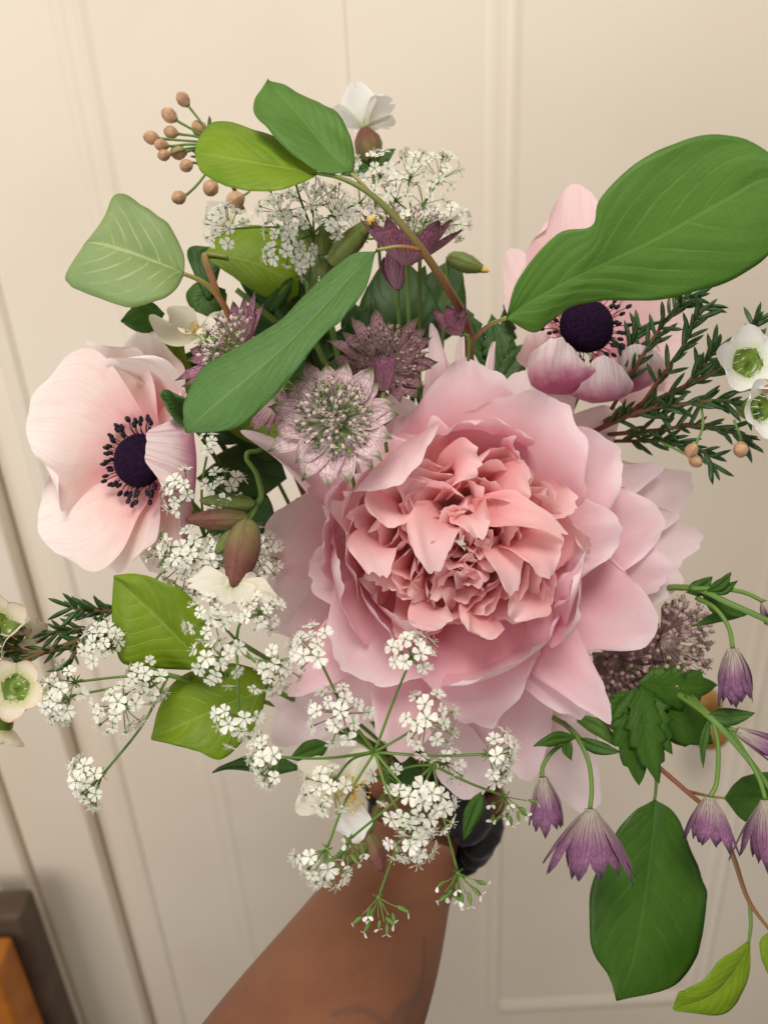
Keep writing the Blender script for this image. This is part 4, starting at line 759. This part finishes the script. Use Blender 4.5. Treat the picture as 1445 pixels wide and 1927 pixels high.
calyx(c3, (622, 496, 334), (700, 415, 326), 22, 'calyx_green', 7, 'stamen_yellow'); calyx(c3, (608, 480, 340), (612, 425, 338), 18, 'calyx_green', 8, name='bud'); calyx(c3, (590, 470, 342), (565, 415, 340), 16, 'calyx_green', 9, name='bud'); calyx(c3, (606, 520, 340), (618, 490, 336), 20, 'calyx_green', 10, name='bud')
c3.part('stem', tube(stem_path(at(606, 522, 342)), [1.5, 1.6, 1.7]), 'stem_green')
c4 = Thing('campion', 'single ribbed green calyx with yellow tip sticking out behind the plum astrantia', 'flower bud', at(840, 485, 350))
calyx(c4, (842, 484, 350), (912, 508, 346), 17, 'calyx_green', 11, 'stamen_yellow'); c4.part('stem', tube(stem_path(at(842, 484, 350)), [.9, 1.2, 1.5]), 'stem_green')
c5 = Thing('campion', 'dark ribbed campion calyx with pale tip hanging in front of the wrist', 'flower bud', at(700, 1570, 330))
calyx(c5, (690, 1590, 322), (620, 1642, 312), 13, 'calyx_red', 12, 'cream_petal'); calyx(c5, (695, 1570, 326), (720, 1640, 318), 18, 'calyx_red', 13, name='bud'); c5.part('stem', tube(stem_path(at(697, 1568, 328), lead=at(720, 1500, 350)), [1, 1.3, 1.5]), 'stem_green')
m1 = Thing('mock_orange', 'cream mock orange blossom above the wide open anemone beside pink astrantia', 'flower', at(385, 635, 345))
for b_, c_, t_, wp in [((372, 630, 345), (330, 655, 335), (282, 590, 330), 66), ((375, 625, 346), (345, 600, 350), (318, 578, 352), 60), ((380, 628, 344), (400, 660, 322), (398, 598, 322), 62), ((380, 622, 347), (410, 600, 350), (436, 612, 352), 60)]:
    m1.part('petal', pxpetal(b_, c_, t_, wp, (0, .6, 1), cup=.25, ruf=.8, notch=.02, n=16, m=15), 'cream_petal')
stamens(m1, at(368, 626, 343), (-.3, .4, .8), 16, 3.5, 1); m1.part('stem', tube(stem_path(at(382, 634, 347)), [.9, 1.2, 1.5]), 'stem_green')
m2 = Thing('mock_orange', 'white mock orange blossom with yellow stamens hanging below the peony', 'flower', at(640, 1490, 335))
for b_, c_, t_, wp, mt in [((645, 1488, 335), (600, 1490, 326), (560, 1530, 326), 90, 'cream_petal'), ((655, 1500, 335), (665, 1545, 318), (672, 1588, 322), 78, 'white_petal'), ((650, 1480, 336), (680, 1430, 334), (712, 1440, 334), 80, 'cream_petal'), ((645, 1480, 336), (600, 1440, 336), (560, 1438, 336), 60, 'cream_petal')]:
    m2.part('petal', pxpetal(b_, c_, t_, wp, (0, 0, 1), cup=.2, ruf=1.0, notch=.02, n=18, m=17), mt)
stamens(m2, at(662, 1486, 329), (.1, .1, 1), 60, 8, 2); m2.part('stem', tube(stem_path(at(648, 1492, 338)), [.9, 1.2, 1.5]), 'stem_green')
m3 = Thing('mock_orange', 'blurred cream mock orange petals behind the lace near the tan buds', 'flower', at(430, 430, 372))
for t_, wp in [((392, 380, 374), 56), ((405, 472, 366), 52), ((450, 445, 368), 56), ((470, 395, 374), 56)]: m3.part('petal', pxpetal((432, 425, 374), ((432 + t_[0]) / 2, (425 + t_[1]) / 2, 366), t_, wp, (0, 0, 1), cup=.25, n=14, m=13, notch=.03), 'cream_petal')
m3.part('stem', tube(stem_path(at(432, 430, 376)), [.9, 1.2, 1.5]), 'stem_dark')

# ------------------------------------------------------------------ waxflower sprigs
def sprig(label, twigs, blossoms, buds, seed, needle_len=(36, 52), dens=.10):
    q = np.random.default_rng(seed); T = Thing('waxflower', label, 'sprig', A(twigs[0][0][0]))
    for pts, rad, cnt, s0, ln in twigs:
        cnt = int(cnt * (1.35 if seed != 53 else 1))
        P = np.array([A(p) for p in pts]); tw = T.part('twig', tube(P, rad, None, 6), 'stem_twig'); C = catmull(P, 60); Tn = nz(np.gradient(C, axis=0))
        for k in range(cnt):
            s = s0 + (1 - s0) * (k + q.uniform(-.3, .3)) / cnt; i = int(np.clip(s * 59, 0, 59)); e1, e2, f = frame(Tn[i]); a = k * 1.9 + q.normal(0, .4)
            spread = q.uniform(.35, 1.05); dr = nz(f * math.cos(spread) + (math.cos(a) * e1 + math.sin(a) * e2) * math.sin(spread)); L_ = mm(q.uniform(*(ln or needle_len)), -C[i][2]) / 10
            T.inst('needle', NEEDLES[q.integers(5)], C[i], rot_to(dr, q.uniform(0, 6.28)), L_, parent=tw)
    for (x, y, d, rp, f, sp) in blossoms:
        c = at(x, y, d); f = nz(np.array(f, float)); r = mm(rp, d)
        cup_ = T.part('flower_cup', lathe(c - f * r * .95, f, [(0, r * .10), (r * .25, r * .26), (r * .6, r * .40), (r * .92, r * .46), (r * .97, r * .42), (r * .86, r * .34), (r * .84, r * .06), (r * 1.05, r * .04), (r * 1.2, .02)], 18), 'wax_cup')
        e1, e2, f = frame(f)
        for i in range(5):
            ph = 2 * math.pi * i / 5 + sp; rad = math.cos(ph) * e1 + math.sin(ph) * e2; b = c + rad * r * .38; m_ = b + (rad * .9 + f * .35) * r * .38; t = m_ + (rad * .6 + f * .5) * r * .42
            o = T.part('petal', petal(b, m_, t, r * 1.02, f - rad * .4, base_w=.6, tip_w=.95, rnd=.55, cup=.36, ruf=.25, notch=.0, n=12, m=13, wrinkle=.1), 'aged_petal' if seed == 52 else 'white_petal', parent=cup_)
        L = []
        for i in range(10):
            ph = 2 * math.pi * (i + .5) / 10 + sp; rad = math.cos(ph) * e1 + math.sin(ph) * e2; p = c + rad * r * .42; e = p - rad * r * .08 + f * r * .22
            L += [tube([p, e], [.16, .12], 3, 4), lathe(e - f * .2, f, [(0, .1), (.3, .3), (.6, .1)], 5)]
        T.part('stamens', cat(L), 'cream_petal', kind='stuff', parent=cup_)
    for (x, y, d, rp, path) in buds:
        c = at(x, y, d); p0 = A(path[0]); P = [A(p) for p in path] + [c]; ax = nz(c - P[-2]); r = mm(rp, d)
        pd = T.part('pedicel', tube(P, [.55, .6, .7], 12, 6), 'stem_green')
        T.part('bud', lathe(c - ax * r * 1.1, ax, [(0, r * .35), (r * .5, r * .8), (r * 1.1, r), (r * 1.7, r * .8), (r * 2.1, r * .4), (r * 2.25, .03)], 12), 'bud_tan', parent=pd)
    T.part('lower_stem', tube(stem_path(A(twigs[0][0][0])), [1.4, 1.5, 1.7]), 'stem_twig')
    return T
SW = sprig('dense dark needle-leaved waxflower sprig with fresh white blossoms beside the half-hidden anemone', [
    ([(1120, 800, 362), (1220, 760, 350), (1320, 712, 338), (1395, 670, 330), (1470, 640, 324)], [1.5, 1.4, 1.2, 1, .8], 30, .1, None), ([(1150, 770, 356), (1190, 700, 346), (1240, 620, 336), (1275, 575, 330), (1300, 555, 328)], [1.1, 1, .9, .7, .5], 28, .15, None),
    ([(1200, 770, 350), (1250, 700, 338), (1285, 650, 330), (1310, 600, 326), (1325, 575, 325)], [1, .9, .8, .7, .5], 20, .15, None), ([(1100, 820, 360), (1200, 775, 340), (1290, 760, 330), (1360, 755, 326), (1420, 770, 322)], [1.3, 1.2, 1.0, .9, .7], 30, .1, None),
    ([(1120, 820, 362), (1230, 810, 350), (1320, 800, 340), (1380, 815, 334), (1400, 830, 332)], [1.2, 1.0, .8, .7, .5], 28, .1, None), ([(1140, 830, 364), (1210, 830, 356), (1270, 830, 348), (1320, 850, 344), (1345, 880, 342)], [1, .9, .8, .7, .4], 22, .1, None),
    ([(1150, 750, 356), (1170, 700, 350), (1185, 650, 346), (1205, 610, 344)], [.9, .8, .6, .4], 16, .2, None), ([(1390, 672, 330), (1405, 630, 328), (1425, 600, 326)], [.8, .7, .5], 8, .3, None), ([(1180, 780, 352), (1240, 780, 338), (1260, 768, 332)], [.8, .7, .5], 12, .2, None), ([(1280, 735, 342), (1320, 690, 336), (1350, 655, 333)], [.8, .7, .5], 12, .2, None)],
    [(1405, 682, 320, 68, (-.05, .05, 1), .4), (1430, 768, 318, 60, (.3, -.05, .9), .9)],
    [(1300, 848, 326, 13, [(1318, 760, 328), (1322, 800, 326), (1312, 828, 326)]), (1393, 846, 322, 14, [(1380, 790, 324), (1388, 810, 323), (1393, 825, 322)]), (1437, 727, 318, 15, [(1380, 740, 322), (1400, 735, 320), (1418, 731, 319)]), (1308, 868, 338, 12, [(1240, 830, 346), (1270, 845, 342), (1295, 858, 339)])], 51)
SWL = sprig('waxflower sprig with reddish twigs and browning cream blossoms beside the lime leaves', [
    ([(270, 1190, 340), (200, 1190, 326), (150, 1205, 318), (90, 1225, 310), (-30, 1235, 302)], [1.6, 1.5, 1.4, 1.3, 1.1], 22, .15, (30, 44)), ([(240, 1150, 338), (200, 1150, 328), (160, 1148, 322), (130, 1142, 320)], [1.1, 1, .8, .5], 16, .1, (34, 50)),
    ([(230, 1170, 338), (180, 1180, 325), (130, 1186, 318), (85, 1192, 314)], [1.1, 1, .9, .6], 18, .1, (30, 44)), ([(160, 1200, 320), (140, 1230, 314), (120, 1265, 310)], [1, .9, .6], 7, .3, (26, 36)), ([(90, 1225, 310), (40, 1245, 304), (0, 1260, 300)], [1, .9, .8], 8, .1, (28, 40)), ([(60, 1230, 308), (15, 1215, 302), (-10, 1190, 300)], [.9, .8, .6], 8, .2, (28, 40))],
    [(30, 1294, 290, 62, (.12, .1, 1), .9), (-6, 1365, 298, 64, (-.3, -.95, .15), .3), (30, 1200, 306, 60, (.85, -.5, .2), .5), (0, 1170, 306, 58, (.7, .7, .25), .2)], [], 52)
SWT = sprig('waxflower sprig with tan pear-shaped buds poking out behind the lime leaf', [
    ([(460, 400, 372), (430, 330, 360), (405, 275, 350), (385, 245, 346)], [1.2, 1.1, 1, .7], 5, .5, (30, 44)), ([(420, 310, 358), (395, 300, 350), (370, 285, 346)], [.8, .7, .6], 4, .3, (24, 34))], [],
    [(345, 187, 342, 13, [(395, 262, 348), (382, 235, 345), (360, 206, 343)]), (319, 217, 341, 14, [(392, 262, 347), (365, 245, 344), (338, 230, 342)]), (285, 259, 340, 13, [(392, 268, 347), (340, 264, 342), (305, 261, 341)]), (322, 249, 343, 12, [(395, 264, 348), (365, 256, 345), (342, 253, 344)]), (304, 273, 340, 12, [(390, 272, 347), (350, 272, 343), (325, 275, 341)]), (309, 292, 339, 11, [(388, 275, 347), (350, 280, 342), (325, 288, 340)]),
     (336, 287, 344, 14, [(395, 275, 348), (370, 280, 346), (350, 286, 345)]), (376, 243, 348, 15, [(405, 290, 352), (395, 270, 350), (386, 255, 349)]), (351, 312, 343, 12, [(400, 318, 352), (380, 310, 347), (362, 306, 344)]), (337, 372, 340, 13, [(405, 300, 352), (378, 340, 346), (352, 366, 342)]), (397, 354, 350, 15, [(420, 330, 356), (412, 338, 353), (402, 346, 351)]), (443, 377, 352, 17, [(470, 360, 360), (462, 366, 356), (452, 372, 353)])], 53)
# loose shaded stems inside the bunch
for lab, pts in [('thick green stem rising behind the campion buds', [(585, 430, 356), (580, 520, 360), (590, 640, 372), (620, 760, 390)]), ('pale hairy stem slanting out beside the reddish leaf stalk', [(445, 545, 346), (500, 590, 352), (560, 640, 362), (640, 760, 390)]), ('slim dark stem crossing behind the diagonal leaf', [(640, 560, 360), (680, 640, 366), (720, 720, 376), (760, 800, 396)]), ('green stem just left of the faded astrantia', [(570, 590, 352), (610, 680, 362), (660, 780, 384)]), ('dark stem under the plum cup', [(700, 560, 372), (720, 640, 376), (750, 760, 392)]), ('bright green stem right of the hairy buds', [(575, 470, 366), (600, 600, 372), (640, 720, 384)])]:
    T = Thing('loose_stem', lab, 'stem', A(pts[0])); T.part('stem', tube([A(p) for p in pts] + [BIND + np.append(rng.normal(0, 4, 2), 0)], [1.4, 1.6, 1.7, 1.9, 2.0]), 'stem_green' if 'dark' not in lab else 'stem_dark')
    for k in range(2):
        a = A(pts[1 + k % 2]); T.part('leaf', leaf(*oval(pts[1 + k % 2][:2], (pts[1][0] + rng.uniform(-70, 70), pts[1][1] - rng.uniform(20, 80)), 34), pts[1][2], pts[1][2] + 6, n=16, k=3), 'leaf_shade', solid=.2)

# ------------------------------------------------------------------ forearm and hand
def build_person():
    vs, es, rs = [], [], []
    def add(p, r, par):
        vs.append(np.asarray(p, float)); rs.append(r if isinstance(r, tuple) else (r, r))
        if par is not None: es.append((par, len(vs) - 1))
        return len(vs) - 1
    wr = at(792, 1560, 458); pl = at(806, 1490, 474)
    i = add(wr, (29, 24), None)
    j = i
    for p, r in [((768, 1610, 446), (31, 27)), ((738, 1680, 430), (36, 32)), ((698, 1770, 406), (42, 38)), ((640, 1880, 380), (47, 43)), ((560, 2010, 350), (50, 46)), ((480, 2150, 325), (52, 48)), ((330, 2420, 300), (52, 48)), ((60, 2900, 270), (50, 46))]: j = add(A(p), r, j)
    p1 = add(wr + np.array([2, 14, -5]), (30, 23), i); p2 = add(pl + np.array([0, 8, -16]), (34, 17), p1); p3 = add(pl + np.array([-2, 26, -22]), (34, 15), p2)
    # fingers close round the stems: from the far side of the palm, round and back to the viewer's side
    for k, (off, ln) in enumerate([(24, .94), (9, 1.0), (-6, .96), (-20, .8)]):
        base = p3 if k < 3 else p2; o = pl + np.array([24, off + 6, -18]); q = base
        for dx, dz, r in [(6, 2, 9.5), (18, 14, 9), (14, 32, 8.5), (-6, 40, 8), (-22, 34, 7)]: q = add(o + np.array([dx * ln, -2.0 * k, dz * ln]), r, q)
    q = p1
    for dx, dy, dz, r in [(-22, 8, 2, 12), (-30, 22, 18, 10), (-20, 34, 32, 9), (-4, 40, 40, 8)]: q = add(pl + np.array([dx, dy - 8, dz]), r, q)
    me = D.meshes.new('person'); me.from_pydata([tuple(W(v)) for v in vs], es, []); o = D.objects.new('person', me); COL.objects.link(o)
    sk = o.modifiers.new('skin', 'SKIN')
    for d_, r in zip(me.skin_vertices[0].data if me.skin_vertices else [], rs): d_.radius = (r[0] * .001, r[1] * .001)
    if not me.skin_vertices:
        bm_ok = False
    o.modifiers.new('sub', 'SUBSURF').levels = 3; o.modifiers['sub'].render_levels = 3
    return o, rs, i
person, prs, root_i = build_person()
if not person.data.skin_vertices:
    import bmesh
    bm = bmesh.new(); bm.from_mesh(person.data); lay = bm.verts.layers.skin.verify(); bm.verts.ensure_lookup_table()
    for v, r in zip(bm.verts, prs): v[lay].radius = (r[0] * .001, r[1] * .001); v[lay].use_root = (v.index == root_i)
    bm.to_mesh(person.data); bm.free()
dg = bpy.context.evaluated_depsgraph_get(); ev = person.evaluated_get(dg); nm = D.meshes.new_from_object(ev)
person.modifiers.clear(); person.data = nm
nm.polygons.foreach_set('use_smooth', np.ones(len(nm.polygons), dtype=bool))
# tattoo ink: distance of each skin vertex to a few drawn strokes
co = np.zeros(len(nm.vertices) * 3); nm.vertices.foreach_get('co', co); co = ((co.reshape(-1, 3) - CAM) @ RM) * 1000
pxs = np.stack([co[:, 0] / -co[:, 2] * FPX + CX, -co[:, 1] / -co[:, 2] * FPX + CY], 1)
m, nt = newmat('skin')
tc = N(nt, 'ShaderNodeTexCoord'); n1 = noisetex(nt, tc.outputs['Object'], 18, 4); n2 = noisetex(nt, tc.outputs['Object'], 900, 3)
vo = N(nt, 'ShaderNodeTexVoronoi'); vo.inputs['Scale'].default_value = 700; nt.links.new(tc.outputs['Object'], vo.inputs['Vector'])
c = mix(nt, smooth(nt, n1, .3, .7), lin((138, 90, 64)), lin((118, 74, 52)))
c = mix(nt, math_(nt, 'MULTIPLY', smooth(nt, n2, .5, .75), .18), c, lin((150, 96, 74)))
geo = N(nt, 'ShaderNodeNewGeometry')
def stroke(p0, p1, width, wob):                # ink between two points of the forearm, in metres
    p0, p1 = W(p0), W(p1); ax = p1 - p0; L2 = float(ax @ ax)
    sb = N(nt, 'ShaderNodeVectorMath'); sb.operation = 'SUBTRACT'; nt.links.new(tc.outputs['Object'], sb.inputs[0]); sb.inputs[1].default_value = tuple(p0 + .5 * wob)
    wn = N(nt, 'ShaderNodeTexNoise'); wn.inputs['Scale'].default_value = 60; nt.links.new(tc.outputs['Object'], wn.inputs['Vector'])
    wv = N(nt, 'ShaderNodeVectorMath'); wv.operation = 'MULTIPLY_ADD'; nt.links.new(wn.outputs['Color'], wv.inputs[0]); wv.inputs[1].default_value = (wob,) * 3; nt.links.new(sb.outputs[0], wv.inputs[2])
    dt = N(nt, 'ShaderNodeVectorMath'); dt.operation = 'DOT_PRODUCT'; nt.links.new(wv.outputs[0], dt.inputs[0]); dt.inputs[1].default_value = tuple(ax / L2)
    t = math_(nt, 'MINIMUM', math_(nt, 'MAXIMUM', dt.outputs['Value'], 0.0), 1.0)
    sc_ = N(nt, 'ShaderNodeVectorMath'); sc_.operation = 'SCALE'; sc_.inputs[0].default_value = tuple(ax); nt.links.new(t, sc_.inputs['Scale'])
    ds = N(nt, 'ShaderNodeVectorMath'); ds.operation = 'DISTANCE'; nt.links.new(wv.outputs[0], ds.inputs[0]); nt.links.new(sc_.outputs[0], ds.inputs[1])
    return math_(nt, 'SUBTRACT', 1.0, smooth(nt, ds.outputs['Value'], width * .1, width * 1.5))
def skinpt(x, y):                              # the skin vertex seen nearest that place
    dd = np.hypot(pxs[:, 0] - x, pxs[:, 1] - y) + np.maximum(0, -co[:, 2] - 420) * .5 + (-co[:, 2]) * .15
    return co[np.argmin(dd)]
ink = None
for pa, pb, wd, wb in [((800, 1770), (792, 1850), .0022, .006), ((792, 1850), (770, 1925), .0026, .006), ((640, 1918), (690, 1904), .0022, .003), ((690, 1904), (735, 1925), .002, .003), ((775, 1880), (740, 1915), .003, .006)]:
    s_ = stroke(skinpt(*pa), skinpt(*pb), wd, wb); ink = s_ if ink is None else math_(nt, 'MAXIMUM', ink, s_)
c = mix(nt, math_(nt, 'MULTIPLY', ink, .34), c, lin((62, 60, 62)))
finish(nt, c, .5, 0, None, vo.outputs['Distance'], .18, .0004, 0, .35, .15)
nm.materials.clear(); nm.materials.append(MATS['skin'])
person['label'] = 'bare tattooed forearm with its hand gripping the stems behind the flowers'; person['category'] = 'person'
# the black gathered band round the wrist
sb_ = Thing('wrist_band', 'black gathered cloth band worn round the wrist', 'wrist band', at(800, 1545, 462))
ax = nz(at(830, 1500, 472) - at(760, 1620, 442)); e1, e2, f = frame(ax); cc = at(812, 1528, 466); th = np.linspace(0, 2 * np.pi, 97); ph = np.linspace(0, 2 * np.pi, 13)
q = np.random.default_rng(9); G = []
for t in th:
    rad = math.cos(t) * e1 + math.sin(t) * e2; tt_ = t if t < 2 * np.pi - 1e-6 else 0.0
    wv = 1 + .20 * math.sin(9 * tt_ + 1) + .14 * math.sin(17 * tt_); G.append([cc + rad * (33 + 9 * wv * math.cos(p)) * np.array(1.0) + f * (14 * wv * math.sin(p) + 3 * math.sin(6 * tt_)) for p in ph])
sb_.part('gathered_cloth', grid(np.array(G)), 'black_cloth')
